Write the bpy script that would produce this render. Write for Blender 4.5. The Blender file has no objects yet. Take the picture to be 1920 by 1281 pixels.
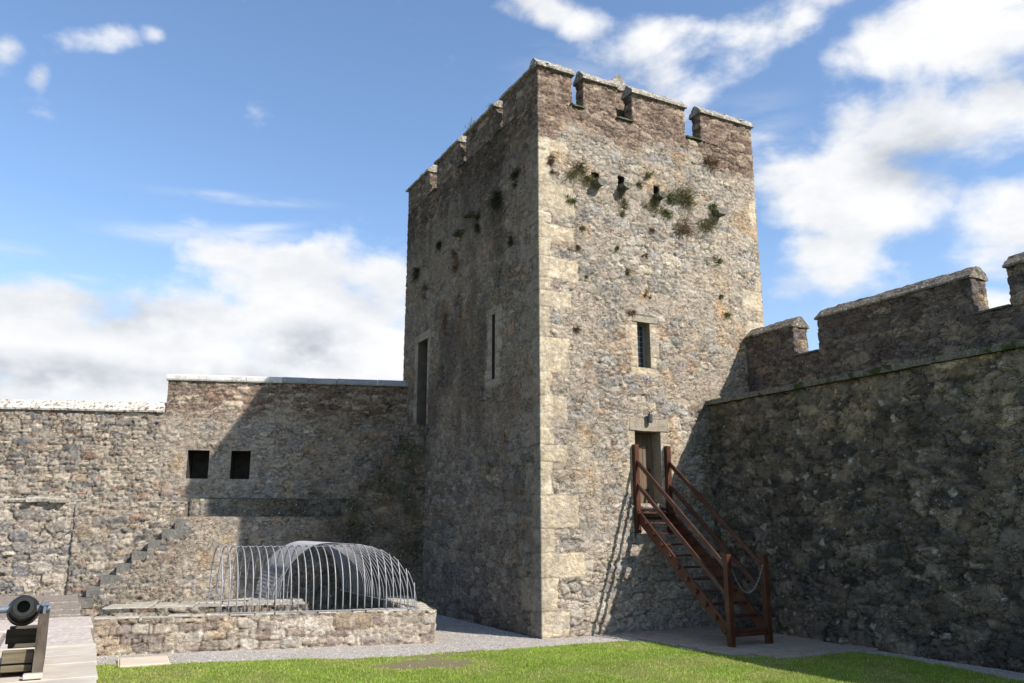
import bpy, bmesh, math, random
import numpy as np
from mathutils import Vector
R = math.radians
random.seed(7)
SC = bpy.context.scene
COL = bpy.data.collections.new("castle_courtyard"); SC.collection.children.link(COL)

# ------------------------------------------------------------------ noise helpers (numpy)
def h2(ix, iy, s=0):
    ix = np.asarray(ix).astype(np.int64); iy = np.asarray(iy).astype(np.int64)
    n = (ix*374761393 + iy*668265263 + int(s)*1274126177) & 0xFFFFFFFF
    n = ((n ^ (n >> 13))*1274126177) & 0xFFFFFFFF
    n = ((n ^ (n >> 16))*2246822519) & 0xFFFFFFFF
    return ((n ^ (n >> 15)) & 0xFFFFFF)/float(0xFFFFFF)
def vn(x, y, s=0):
    x = np.asarray(x, float); y = np.asarray(y, float)
    ix = np.floor(x); iy = np.floor(y); fx = x-ix; fy = y-iy
    fx = fx*fx*(3-2*fx); fy = fy*fy*(3-2*fy)
    a = h2(ix, iy, s); b = h2(ix+1, iy, s); c = h2(ix, iy+1, s); d = h2(ix+1, iy+1, s)
    return (a*(1-fx)+b*fx)*(1-fy)+(c*(1-fx)+d*fx)*fy
def fbm(x, y, s=0, o=4):
    t = 0; a = .5; n = 0
    for k in range(o):
        t = t+a*vn(x*2**k+k*17.3, y*2**k-k*9.1, s+k*31); n += a; a *= .55
    return t/n
def sst(a, b, x):
    t = np.clip((x-a)/(b-a), 0, 1); return t*t*(3-2*t)
def voro(u, v, cw, ch, s, jit=.8, p=2.6):
    U = u/cw; Vv = v/ch
    j0 = np.floor(Vv)
    F1 = np.full(U.shape, 9.); F2 = np.full(U.shape, 9.); LX = np.zeros(U.shape); LY = np.zeros(U.shape); IDX = np.zeros(U.shape); IDY = np.zeros(U.shape)
    for dj in (-1, 0, 1):
        j = j0+dj
        ro = h2(j, j*0, s+5)*.4+.5*(np.mod(j, 2))
        i0 = np.floor(U-ro)
        for di in (-1, 0, 1):
            i = i0+di
            cx = i+.5+ro+(h2(i, j, s+1)-.5)*jit
            cy = j+.5+(h2(i, j, s+2)-.5)*jit*.75
            sx = .75+.5*h2(i, j, s+3)
            d = (np.abs((U-cx)*sx)**p+np.abs(Vv-cy)**p)**(1/p)
            m = d < F1
            F2 = np.where(m, F1, np.minimum(F2, d))
            IDX = np.where(m, i, IDX); IDY = np.where(m, j, IDY)
            LX = np.where(m, U-cx, LX); LY = np.where(m, Vv-cy, LY)
            F1 = np.where(m, d, F1)
    return F2-F1, IDX, IDY, LX, LY
def stones(u, v, cw, ch, s, big=.3, warp=.07, jit=.8, p=3.2):
    wu = u+(fbm(u*2.2, v*2.2, s+50, 3)-.5)*warp*3
    wv = v+(fbm(u*1.7, v*2.4, s+60, 3)-.5)*warp*2.4
    eA, iA, jA, xA, yA = voro(wu, wv, cw*1.75, ch*1.7, s+100, jit*.8, p)
    eB, iB, jB, xB, yB = voro(wu, wv, cw, ch, s+200, jit, p)
    isb = h2(iA, jA, s+300) < big
    e = np.where(isb, eA*1.6, np.minimum(eB, eA*1.6+.02))
    r1 = np.where(isb, h2(iA, jA, s+11), h2(iB, jB, s+12))
    r2 = np.where(isb, h2(iA, jA, s+13), h2(iB, jB, s+14))
    r3 = np.where(isb, h2(iA, jA, s+15), h2(iB, jB, s+16))
    # every stone face leans its own way
    lx = np.where(isb, xA, xB); ly = np.where(isb, yA, yB)
    r2 = r2+(h2(r2*9999, r1*9999, 3)-.5)*lx*1.3+(h2(r2*9999, r1*9999, 4)-.5)*ly*1.6
    return e, r1, r2, r3
def pal(r, cols):
    cols = np.array(cols, float); k = np.clip((r*len(cols)).astype(int), 0, len(cols)-1)
    return cols[k]
def mixc(a, b, m):
    m = np.asarray(m)[..., None]
    return a*(1-m)+np.asarray(b)*m

# ------------------------------------------------------------------ objects
BASE = {}
def tag(o, label=None, cat=None, group=None, kind=None):
    if label: o["label"] = label
    if cat: o["category"] = cat
    if group: o["group"] = group
    if kind: o["kind"] = kind
    return o
def thing(name, loc, label, cat, group=None):
    o = bpy.data.objects.new(name, None); COL.objects.link(o); o.location = loc; o.empty_display_size = .3
    BASE[o.name] = Vector(loc); return tag(o, label, cat, group)
def link(name, me, parent=None, mat=None):
    o = bpy.data.objects.new(name, me); COL.objects.link(o)
    if mat: me.materials.append(mat)
    b = Vector((0, 0, 0))
    if parent is not None:
        o.parent = parent; b = BASE[parent.name]
        me.transform(__import__("mathutils").Matrix.Translation(-b))
    BASE[o.name] = b
    return o
def np_mesh(name, V, F, col=None, smooth=True):
    """V (n,3); F (m,4) or (m,3) int; col (n,4)"""
    me = bpy.data.meshes.new(name); k = F.shape[1]; m = len(F)
    me.vertices.add(len(V)); me.vertices.foreach_set("co", np.ascontiguousarray(V, dtype=np.float32).ravel())
    me.loops.add(m*k); me.loops.foreach_set("vertex_index", np.ascontiguousarray(F, dtype=np.int32).ravel())
    me.polygons.add(m); me.polygons.foreach_set("loop_start", np.arange(0, m*k, k, dtype=np.int32))
    me.polygons.foreach_set("loop_total", np.full(m, k, dtype=np.int32))
    me.update(calc_edges=True)
    me.polygons.foreach_set("use_smooth", np.full(m, smooth, dtype=bool))
    if col is not None:
        a = me.color_attributes.new("Col", 'FLOAT_COLOR', 'POINT')
        a.data.foreach_set("color", np.ascontiguousarray(col, dtype=np.float32).ravel())
    me.validate()
    return me
def axis_samples(a, b, res, brk=()):
    n = max(1, int(round((b-a)/res))); xs = np.linspace(a, b, n+1)
    for q in brk:
        if a+1e-4 < q < b-1e-4:
            k = int(np.argmin(np.abs(xs[1:-1]-q)))+1; xs[k] = q
    return xs
def ribbon(name, pts, z0, z1, res, fn, mat, parent, closed=False, cuts=(), resz=None, ztop=None, segres=None):
    """vertical wall skin along the plan polyline pts (outside on the right of travel); fn(seg,u,X,Y,Z)->h,rgb,a.
    cuts: (seg,u0,u1,za,zb). ztop(seg,u): drops quads whose centre is above it."""
    n = len(pts); segs = [(i, (i+1) % n) for i in range(n if closed else n-1)]
    zs = axis_samples(z0, z1, resz or res, [c[3] for c in cuts]+[c[4] for c in cuts]); M = len(zs)
    P = [np.array(p, float) for p in pts]
    dirs = [(P[b]-P[a])/np.linalg.norm(P[b]-P[a]) for a, b in segs]
    nrm = [np.array([d[1], -d[0]]) for d in dirs]
    cols = []   # per column: x,y,nx,ny, seg, u
    for k, (a, b) in enumerate(segs):
        L = np.linalg.norm(P[b]-P[a])
        us = axis_samples(0, L, (segres or {}).get(k, res), [c[1] for c in cuts if c[0] == k]+[c[2] for c in cuts if c[0] == k])
        last = (not closed) and k == len(segs)-1
        for q, u in enumerate(us if last else us[:-1]):
            nn = nrm[k]
            if q == 0 and (k > 0 or closed):
                nn = nrm[k]+nrm[k-1]; nn = nn/np.linalg.norm(nn); nn = nn/max(.4, nn @ nrm[k])
            p = P[a]+dirs[k]*u; cols.append((p[0], p[1], nn[0], nn[1], k, u))
    C = np.array(cols); N = len(C)
    X = np.repeat(C[None, :, 0], M, 0); Y = np.repeat(C[None, :, 1], M, 0); Z = np.repeat(zs[:, None], N, 1)
    H = np.zeros((M, N)); RGBA = np.ones((M, N, 4))
    for k in range(len(segs)):
        m = C[:, 4] == k
        U = np.repeat(C[None, m, 5], M, 0)
        h, rgb, al = fn(k, U, X[:, m], Y[:, m], Z[:, m])
        h = h*(.4+.6*sst(.0, .14, np.minimum(U, np.linalg.norm(P[segs[k][1]]-P[segs[k][0]])-U)))
        for c in cuts:
            if c[0] == k:
                ins = (U >= c[1]-1e-3) & (U <= c[2]+1e-3) & (Z[:, m] >= c[3]-1e-3) & (Z[:, m] <= c[4]+1e-3)
                h = np.where(ins, 0.0, h)
        H[:, m] = h; RGBA[:, m, :3] = rgb; RGBA[:, m, 3] = al
    V = np.stack([X+C[None, :, 2]*H, Y+C[None, :, 3]*H, Z+(fbm(X*3+Y*2, Z*0+7, 3, 2)-.5)*0.0], -1)
    idx = np.arange(M*N).reshape(M, N)
    nc = N if closed else N-1
    j = np.arange(nc); j2 = (j+1) % N
    A = idx[:-1][:, j]; B = idx[:-1][:, j2]; Cc = idx[1:][:, j2]; D = idx[1:][:, j]
    F = np.stack([A, B, Cc, D], -1)
    keep = np.ones(F.shape[:2], bool)
    zc = (zs[:-1]+zs[1:])/2
    seg_of = C[j, 4].astype(int)
    uc = C[j, 5]+.5*np.where((C[j2, 4] == C[j, 4]), C[j2, 5]-C[j, 5], res)
    for c in cuts:
        keep &= ~((seg_of[None] == c[0]) & (uc[None] > c[1]) & (uc[None] < c[2]) & (zc[:, None] > c[3]) & (zc[:, None] < c[4]))
    if ztop is not None:
        keep &= zc[:, None] < np.array([ztop(int(s_), u_) for s_, u_ in zip(seg_of, uc)])[None]
    me = np_mesh(name, V.reshape(-1, 3), F[keep], RGBA.reshape(-1, 4))
    return link(name, me, parent, mat)
def prism(name, prof, p0, p1, up=(0, 0, 1), res=.07, amp=.015, mat=None, parent=None, freq=5, seed=1, smooth=False, side=None):
    """profile [(a,b)] (a along side = dir x up, b along up), swept p0->p1, roughened"""
    p0 = np.array(p0, float); p1 = np.array(p1, float); L = np.linalg.norm(p1-p0); d = (p1-p0)/L
    upv = np.array(up, float); sd = np.cross(d, upv); sd /= np.linalg.norm(sd)
    pr = []
    n = len(prof)
    for i in range(n):
        a = np.array(prof[i], float); b = np.array(prof[(i+1) % n], float); l = np.linalg.norm(b-a); k = max(1, int(round(l/res)))
        for q in range(k): pr.append(a+(b-a)*q/k)
    pr = np.array(pr); cen = pr.mean(0); m = len(pr)
    rad = pr-cen; rad = rad/np.maximum(np.linalg.norm(rad, axis=1, keepdims=True), 1e-6)
    ns = max(1, int(round(L/res))); t = np.linspace(0, L, ns+1)
    A = np.repeat(pr[None, :, 0], ns+1, 0); B = np.repeat(pr[None, :, 1], ns+1, 0); T = np.repeat(t[:, None], m, 1)
    hh = (fbm(A*freq+T*freq, B*freq-T*freq*.7+seed*3.1, seed, 3)-.5)*2*amp+(h2(np.floor((T+A*.3)*freq*.7), np.floor(B*freq), seed)-.5)*amp
    A2 = A+rad[None, :, 0]*hh; B2 = B+rad[None, :, 1]*hh
    V = p0+d*T[..., None]+sd*A2[..., None]+upv*B2[..., None]
    e0 = (vn(A[0]*freq*2, B[0]*freq*2, seed+4)-.5)*amp*1.2
    V[0] += d*e0[:, None]; V[-1] += d*e0[:, None]
    V = V.reshape(-1, 3); idx = np.arange((ns+1)*m).reshape(ns+1, m)
    f = []
    for i in range(ns):
        for q in range(m):
            q2 = (q+1) % m; f.append((idx[i, q], idx[i+1, q], idx[i+1, q2], idx[i, q2]))
    bm = bmesh.new(); bv = [bm.verts.new(v) for v in V]
    for q in f: bm.faces.new([bv[i] for i in q])
    bm.faces.new([bv[i] for i in idx[0]]); bm.faces.new([bv[i] for i in idx[-1][::-1]])
    bmesh.ops.recalc_face_normals(bm, faces=bm.faces)
    me = bpy.data.meshes.new(name); bm.to_mesh(me); bm.free()
    if smooth: me.polygons.foreach_set("use_smooth", [True]*len(me.polygons))
    return link(name, me, parent, mat)
class MB:
    def __init__(s): s.bm = bmesh.new()
    def box(s, c, d, rz=0, bev=0, ax=None, ry=0, rx=0):
        from mathutils import Matrix
        r = bmesh.ops.create_cube(s.bm, size=1)
        vs = r['verts']
        bmesh.ops.scale(s.bm, vec=d, verts=vs)
        if bev: 
            es = list({e for v in vs for e in v.link_edges})
            rr = bmesh.ops.bevel(s.bm, geom=es, offset=bev, segments=1, affect='EDGES')
            vs = list({v for f in rr['faces'] for v in f.verts} | {v for v in vs if v.is_valid})
        M = ax if ax is not None else (Matrix.Rotation(rz, 3, 'Z') @ Matrix.Rotation(ry, 3, 'Y') @ Matrix.Rotation(rx, 3, 'X'))
        for v in vs: v.co = M @ v.co+Vector(c)
        return s
    def bar(s, a, b, w, h, bev=.006, up=(0, 0, 1)):
        """rectangular bar a->b, w across, h along up-ish"""
        from mathutils import Matrix
        a = Vector(a); b = Vector(b); d = (b-a); L = d.length; d.normalize()
        sd = d.cross(Vector(up)).normalized(); u = sd.cross(d)
        M = Matrix((d, sd, u)).transposed()
        return s.box((a+b)/2, (L, w, h), bev=bev, ax=M)
    def tube(s, pts, r, n=6, closed=False, rads=None):
        pts = [Vector(p) for p in pts]; rings = []; prev = None; m = len(pts)
        for i, p in enumerate(pts):
            if closed: t = pts[(i+1) % m]-pts[i-1]
            else: t = pts[min(i+1, m-1)]-pts[max(i-1, 0)]
            t.normalize()
            if prev is None:
                q = t.orthogonal().normalized()
            else:
                q = (prev-t*prev.dot(t)).normalized()
            prev = q; w = t.cross(q); rr = rads[i] if rads else r
            rings.append([s.bm.verts.new(p+(q*math.cos(6.2832*k/n)+w*math.sin(6.2832*k/n))*rr) for k in range(n)])
        for i in range(m if closed else m-1):
            a = rings[i]; b = rings[(i+1) % m]
            for k in range(n): s.bm.faces.new((a[k], a[(k+1) % n], b[(k+1) % n], b[k]))
        if not closed:
            s.bm.faces.new(rings[0][::-1]); s.bm.faces.new(rings[-1])
        return s
    def quad(s, *ps):
        s.bm.faces.new([s.bm.verts.new(p) for p in ps]); return s
    def build(s, name, mat, parent=None, smooth=False, recalc=True):
        if recalc: bmesh.ops.recalc_face_normals(s.bm, faces=s.bm.faces)
        me = bpy.data.meshes.new(name); s.bm.to_mesh(me); s.bm.free()
        if smooth: me.polygons.foreach_set("use_smooth", [True]*len(me.polygons))
        return link(name, me, parent, mat)

# ------------------------------------------------------------------ materials
def newmat(name, rough=.9):
    m = bpy.data.materials.new(name); m.use_nodes = True; nt = m.node_tree
    b = nt.nodes["Principled BSDF"]; b.inputs["Roughness"].default_value = rough
    b.inputs["Specular IOR Level"].default_value = .25
    return m, nt, b
def N(nt, t, **k):
    n = nt.nodes.new(t)
    for a, v in k.items():
        if a in ('_',): continue
        setattr(n, a, v)
    return n
def noise(nt, vec, scale, detail=4, rough=.6):
    n = N(nt, "ShaderNodeTexNoise"); n.inputs["Scale"].default_value = scale; n.inputs["Detail"].default_value = detail
    n.inputs["Roughness"].default_value = rough; nt.links.new(vec, n.inputs["Vector"]); return n.outputs["Fac"]
def mrange(nt, x, a, b, c=0, d=1):
    n = N(nt, "ShaderNodeMapRange"); n.inputs[1].default_value = a; n.inputs[2].default_value = b
    n.inputs[3].default_value = c; n.inputs[4].default_value = d
    if isinstance(x, (int, float)): n.inputs[0].default_value = x
    else: nt.links.new(x, n.inputs[0])
    return n.outputs[0]
def math_(nt, op, a, b=0., c=None):
    n = N(nt, "ShaderNodeMath", operation=op)
    for i, q in enumerate((a, b) if c is None else (a, b, c)):
        if isinstance(q, (int, float)): n.inputs[i].default_value = q
        else: nt.links.new(q, n.inputs[i])
    return n.outputs[0]
def mixcol(nt, f, a, b, mode='MIX'):
    n = N(nt, "ShaderNodeMix", data_type='RGBA', blend_type=mode)
    if isinstance(f, (int, float)): n.inputs[0].default_value = f
    else: nt.links.new(f, n.inputs[0])
    for i, q in ((6, a), (7, b)):
        if isinstance(q, tuple): n.inputs[i].default_value = (*q, 1)
        else: nt.links.new(q, n.inputs[i])
    return n.outputs[2]
def bump(nt, b, h, strength=.5, dist=.02):
    n = N(nt, "ShaderNodeBump"); n.inputs["Strength"].default_value = strength; n.inputs["Distance"].default_value = dist
    nt.links.new(h, n.inputs["Height"]); nt.links.new(n.outputs[0], b.inputs["Normal"])
def pos(nt): return N(nt, "ShaderNodeNewGeometry").outputs["Position"]
def speck(nt, P, scale, thr, dens):
    """round lichen spots; dens output scales how many cells carry one"""
    v = N(nt, "ShaderNodeTexVoronoi", feature='F1'); v.inputs["Scale"].default_value = scale
    nt.links.new(P, v.inputs["Vector"])
    w = noise(nt, P, scale*2.2, 2)
    d = math_(nt, 'ADD', v.outputs["Distance"], math_(nt, 'MULTIPLY', w, .35))
    sep = N(nt, "ShaderNodeSeparateColor"); nt.links.new(v.outputs["Color"], sep.inputs[0])
    # radius differs from cell to cell
    rr = math_(nt, 'MULTIPLY', sep.outputs[1], thr)
    inside = math_(nt, 'LESS_THAN', d, math_(nt, 'ADD', rr, .16))
    on = math_(nt, 'LESS_THAN', sep.outputs[0], dens)
    return math_(nt, 'MULTIPLY', inside, on)
def masonry_mat(name="stone_masonry"):
    m, nt, b = newmat(name, .93)
    P = pos(nt); at = N(nt, "ShaderNodeAttribute", attribute_name="Col")
    c = at.outputs["Color"]; al = at.outputs["Alpha"]
    n1 = noise(nt, P, 9, 6, .65); n2 = noise(nt, P, 42, 4, .7)
    k = math_(nt, 'MULTIPLY', mrange(nt, n1, .28, .72, .68, 1.34), mrange(nt, n2, .3, .7, .7, 1.28))
    kc = N(nt, "ShaderNodeCombineColor")
    for i in range(3): nt.links.new(k, kc.inputs[i])
    c = mixcol(nt, 1., c, kc.outputs[0], 'MULTIPLY')
    # angular chips and hairline joints finer than the mesh
    wv = N(nt, "ShaderNodeTexNoise"); wv.inputs["Scale"].default_value = 5; wv.inputs["Detail"].default_value = 4; nt.links.new(P, wv.inputs["Vector"])
    vm = N(nt, "ShaderNodeVectorMath", operation='MULTIPLY_ADD'); nt.links.new(wv.outputs["Color"], vm.inputs[0]); vm.inputs[1].default_value = (.22, .22, .22); nt.links.new(P, vm.inputs[2])
    mp = N(nt, "ShaderNodeMapping"); mp.inputs["Scale"].default_value = (1, 1, 2.1); nt.links.new(vm.outputs[0], mp.inputs["Vector"])
    vc = N(nt, "ShaderNodeTexVoronoi", feature='DISTANCE_TO_EDGE'); vc.inputs["Scale"].default_value = 5.2; nt.links.new(mp.outputs[0], vc.inputs["Vector"])
    vf = N(nt, "ShaderNodeTexVoronoi", feature='F1'); vf.inputs["Scale"].default_value = 5.2; nt.links.new(mp.outputs[0], vf.inputs["Vector"])
    crk = mrange(nt, vc.outputs["Distance"], .0, .055, 1., 0.)
    crm = mrange(nt, noise(nt, P, 2.6, 4), .44, .56)
    crk = math_(nt, 'MULTIPLY', crk, math_(nt, 'MULTIPLY', crm, mrange(nt, al, .0, .02)))
    c = mixcol(nt, math_(nt, 'MULTIPLY', crk, .62), c, mixcol(nt, 1., c, (.28, .25, .22), 'MULTIPLY'))
    fs = N(nt, "ShaderNodeSeparateColor"); nt.links.new(vf.outputs["Color"], fs.inputs[0])
    tone = mrange(nt, fs.outputs[0], 0, 1, .84, 1.16); tc_ = N(nt, "ShaderNodeCombineColor")
    for i in range(3): nt.links.new(tone, tc_.inputs[i])
    c = mixcol(nt, 1., c, tc_.outputs[0], 'MULTIPLY')
    c = mixcol(nt, 1., c, (1.06, 1.015, .99), 'MULTIPLY')
    s1 = speck(nt, P, 17, .30, math_(nt, 'MULTIPLY', al, .9))
    s2 = speck(nt, P, 5.5, .20, math_(nt, 'MULTIPLY', al, .16))
    s = math_(nt, 'MAXIMUM', s1, s2)
    c = mixcol(nt, math_(nt, 'MULTIPLY', s, .8), c, (.46, .45, .41))
    hue = noise(nt, P, 1.3, 3)
    c = mixcol(nt, mrange(nt, hue, .52, .72, 0, .25), c, mixcol(nt, 1., c, (1.12, .95, .72), 'MULTIPLY'))
    nt.links.new(c, b.inputs["Base Color"])
    n3 = N(nt, "ShaderNodeTexNoise", noise_type='RIDGED_MULTIFRACTAL'); n3.inputs["Scale"].default_value = 6.5; n3.inputs["Detail"].default_value = 6; nt.links.new(mp.outputs[0], n3.inputs["Vector"])
    h = math_(nt, 'ADD', math_(nt, 'MULTIPLY', n1, 1.), math_(nt, 'MULTIPLY', n2, .5))
    h = math_(nt, 'SUBTRACT', h, math_(nt, 'MULTIPLY', crk, .9))
    h = math_(nt, 'ADD', h, math_(nt, 'MULTIPLY', fs.outputs[1], .35))
    h = math_(nt, 'SUBTRACT', h, math_(nt, 'MULTIPLY', n3.outputs["Fac"], .22))
    bump(nt, b, h, 1., .045)
    return m
def stone_mat(name, c1, c2, c3=None, scale=3, spots=0., rough=.92, bd=.02, moss=0.):
    m, nt, b = newmat(name, rough); P = pos(nt)
    n0 = noise(nt, P, scale, 5, .6); n1 = noise(nt, P, scale*5, 5, .65); n2 = noise(nt, P, 60, 3, .6)
    c = mixcol(nt, mrange(nt, n0, .35, .65), c1, c2)
    if c3: c = mixcol(nt, mrange(nt, n1, .5, .62), c, c3)
    c = mixcol(nt, mrange(nt, n2, .3, .7, .0, .5), c, mixcol(nt, 1., c, (.55, .52, .48), 'MULTIPLY'))
    if spots:
        c = mixcol(nt, math_(nt, 'MULTIPLY', speck(nt, P, 11, .4, spots), .85), c, (.6, .59, .55))
    if moss:
        c = mixcol(nt, mrange(nt, noise(nt, P, 2.3, 5), .6-moss*.3, .68-moss*.3), c, (.035, .05, .012))
    nt.links.new(c, b.inputs["Base Color"])
    bump(nt, b, math_(nt, 'ADD', n1, math_(nt, 'MULTIPLY', n2, .4)), .8, bd)
    return m
def wood_mat(name, c1, c2, axis_scale=(30, 30, 2), rough=.5, spec=.3, fade=None):
    m, nt, b = newmat(name, rough); b.inputs["Specular IOR Level"].default_value = spec
    mp = N(nt, "ShaderNodeMapping"); mp.inputs["Scale"].default_value = axis_scale
    nt.links.new(pos(nt), mp.inputs["Vector"])
    n0 = noise(nt, mp.outputs[0], 1, 5, .6)
    c = mixcol(nt, mrange(nt, n0, .35, .65), c1, c2)
    if fade:
        c = mixcol(nt, mrange(nt, noise(nt, pos(nt), 2.2, 5), .45, .7), c, fade)
    nt.links.new(c, b.inputs["Base Color"])
    bump(nt, b, n0, .4, .006)
    return m
def plain(name, c, rough=.6, metal=0., c2=None, sc=20):
    m, nt, b = newmat(name, rough); b.inputs["Metallic"].default_value = metal
    cc = mixcol(nt, mrange(nt, noise(nt, pos(nt), sc, 4), .35, .65), c, c2 or tuple(x*.75 for x in c))
    nt.links.new(cc, b.inputs["Base Color"]); bump(nt, b, noise(nt, pos(nt), sc*3, 3), .25, .005)
    return m
MAS = masonry_mat()
M_COP = stone_mat("weathered_coping_stone", (.30, .27, .22), (.14, .115, .09), (.46, .44, .39), 2.5, spots=.35)
M_COPD = stone_mat("brown_coping_stone", (.20, .16, .12), (.10, .08, .06), (.33, .30, .25), 3.5, spots=.18, moss=.1)
M_WHITE = stone_mat("lichen_white_slab", (.66, .64, .58), (.44, .42, .37), (.72, .71, .67), 2.2, spots=.0, bd=.012)
M_WHITE2 = stone_mat("lichen_mottled_slab", (.66, .64, .58), (.46, .43, .37), (.14, .10, .055), 1.8, bd=.015)
M_GREYCOP = stone_mat("grey_coping_slab", (.34, .35, .36), (.24, .25, .26), (.42, .42, .42), 2, bd=.01)
M_SLATE = stone_mat("dark_ledge_stone", (.13, .12, .10), (.06, .07, .05), (.2, .19, .16), 4, moss=.3)
M_MOSSY = stone_mat("mossy_string_stone", (.17, .155, .125), (.10, .09, .07), (.24, .22, .18), 3, moss=.22)
M_ASH = stone_mat("dressed_limestone", (.34, .29, .215), (.25, .215, .16), (.38, .34, .265), 5, bd=.03)
M_ASHD = stone_mat("dull_dressed_limestone", (.27, .235, .17), (.2, .175, .13), (.32, .29, .22), 3, bd=.012)
M_DARKIN = stone_mat("dark_inner_masonry", (.07, .06, .05), (.04, .035, .03), None, 4)
M_STEP = stone_mat("grey_step_stone", (.18, .17, .15), (.12, .115, .10), (.24, .225, .195), 5, bd=.012)
M_LEDGE = stone_mat("pale_ledge_stone", (.40, .36, .29), (.28, .25, .2), (.48, .45, .38), 4, spots=.15, bd=.03)
M_FLAG = stone_mat("pink_flagstone", (.50, .42, .36), (.40, .33, .28), (.60, .55, .5), 2.2, bd=.01)
M_FLAG2 = stone_mat("brown_flagstone", (.25, .2, .16), (.17, .14, .115), (.36, .32, .27), 2.6, bd=.02)
M_PAVE = stone_mat("grey_paving_stone", (.34, .29, .225), (.23, .195, .15), (.40, .35, .28), 3.4, bd=.01)
M_PALE = stone_mat("cream_slab_stone", (.60, .52, .40), (.54, .46, .35), None, 2, bd=.004)
M_WOOD = wood_mat("stained_red_timber", (.072, .019, .007), (.036, .010, .004), (26, 26, 3), .48, .35, fade=(.085, .030, .014))
M_WOODY = wood_mat("stained_red_rail", (.055, .018, .010), (.028, .010, .006), (26, 3, 26), .42, .4, fade=(.085, .04, .028))
M_DOOR = wood_mat("weathered_oak_planks", (.17, .12, .075), (.10, .07, .045), (22, 22, 1.2), .8, .2)
M_GREYWOOD = wood_mat("grey_weathered_timber", (.09, .073, .056), (.045, .036, .028), (18, 18, 2.5), .9, .1, fade=(.125, .105, .08))
M_BEDWOOD = wood_mat("olive_weathered_timber", (.17, .14, .09), (.09, .075, .05), (2, 20, 20), .9, .1)
M_PLANK = wood_mat("bleached_plank", (.46, .40, .33), (.37, .32, .26), (1.2, 22, 22), .85, .1, fade=(.50, .45, .37))
M_STEEL = plain("galvanised_bar", (.30, .30, .31), .5, .25)
M_IRON = plain("black_cast_iron", (.022, .023, .024), .42, .35, c2=(.035, .034, .03), sc=25)
M_IRONB = plain("painted_iron_cap", (.16, .19, .22), .5, .3)
M_LAMP = plain("lamp_grey_metal", (.09, .095, .11), .4, .4)
M_CHAIN = plain("zinc_chain", (.35, .35, .34), .35, .8)
M_BLACK = plain("black_bore", (.004, .004, .004), .9)
M_FRAME = plain("leaded_window_frame", (.32, .33, .34), .5, .3)
mg, ntg, bg = newmat("window_glass", .12); bg.inputs["Base Color"].default_value = (.03, .035, .04, 1); bg.inputs["Specular IOR Level"].default_value = .6
bump(ntg, bg, noise(ntg, pos(ntg), 9, 2), .15, .01); M_GLASS = mg
M_REDDOOR = wood_mat("dark_red_door", (.07, .022, .012), (.04, .013, .008), (22, 22, 1.2), .7, .2)

# ------------------------------------------------------------------ masonry styles
GREY = [(.31, .285, .24), (.27, .25, .215), (.35, .315, .26), (.30, .255, .20), (.245, .235, .215), (.37, .325, .255), (.32, .305, .27), (.28, .24, .20), (.40, .365, .30)]
REDB = [(.175, .13, .10), (.22, .17, .13), (.145, .11, .085), (.25, .205, .155), (.20, .14, .105), (.31, .265, .20), (.17, .14, .11), (.28, .235, .18)]
LEFT = [(.31, .275, .22), (.22, .205, .18), (.35, .31, .245), (.26, .235, .195), (.17, .165, .155), (.29, .235, .17), (.25, .18, .14), (.38, .335, .265), (.20, .19, .17), (.32, .29, .24)]
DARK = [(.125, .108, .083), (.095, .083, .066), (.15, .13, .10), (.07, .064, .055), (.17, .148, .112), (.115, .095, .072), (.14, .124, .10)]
PITC = [(.36, .31, .24), (.32, .265, .20), (.28, .23, .19), (.38, .335, .27), (.33, .265, .185), (.33, .30, .25), (.25, .215, .185), (.30, .26, .21)]
def base_h(e, r2, depth, rough, U, Z, s, j=.16):
    und = (fbm(U*.55, Z*.55, s+70, 3)-.5)*.06
    rg = np.abs(fbm(U*5.5+.3*Z, Z*7.5, s+81, 3)-.5)*2      # chipped, ridged faces
    return sst(.0, j, e)*depth+(r2-.5)*depth*.7+(fbm(U*8, Z*8, s+80, 3)-.5)*rough-rg*rough*.9+und
def style_grey(U, Z, s, cover=.5, dark=1.):
    e, r1, r2, r3 = stones(U, Z, .30, .155, s, .30, .085, .95)
    c = pal(r1, GREY)*(.85+.27*r3)[..., None]
    jm = 1-sst(.02, .15, e)
    mort = np.array([.325, .28, .215])*(.78+.4*fbm(U*3, Z*3, s+9, 4))[..., None]
    dkj = sst(.45, .60, fbm(U*2.6, Z*2.6, s+19, 3))
    c = mixc(c, mort, jm*(1-dkj)*.85); c = mixc(c, np.array([.12, .10, .08]), jm*dkj*.6)
    cv = sst(.47-.2*(cover-.5), .60-.2*(cover-.5), fbm(U*.9+4, Z*1.2, s+29, 5))
    rc = mort*1.0*(.78+.45*fbm(U*11, Z*11, s+39, 3))[..., None]
    c = mixc(c, rc, cv*.7)
    h = base_h(e, r2, .04, .045, U, Z, s)*(1-cv*.45)+cv*(.02+(fbm(U*13, Z*13, s+49, 3)-.5)*.02)
    # orange tinge patches and grey weather streaks
    o = sst(.60, .74, fbm(U*1.4, Z*1.7, s+59, 4)); c = mixc(c, c*np.array([1.15, .92, .68]), o*.6)
    g = sst(.52, .7, fbm(U*1.1, Z*.5, s+69, 4)); c = mixc(c, c*np.array([.80, .80, .81]), g*.6)
    return h, c*dark
def style_red(U, Z, s):
    e, r1, r2, r3 = stones(U, Z, .30, .105, s, .22, .05, .85)
    c = pal(r1, REDB)*(.75+.5*r3)[..., None]
    jm = 1-sst(.02, .18, e); dk = sst(.4, .6, fbm(U*3, Z*3, s+3, 3))
    c = mixc(c, np.array([.24, .20, .155]), jm*(1-dk)*.6); c = mixc(c, np.array([.07, .055, .045]), jm*dk*.8)
    return base_h(e, r2, .04, .03, U, Z, s, .2), c
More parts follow.
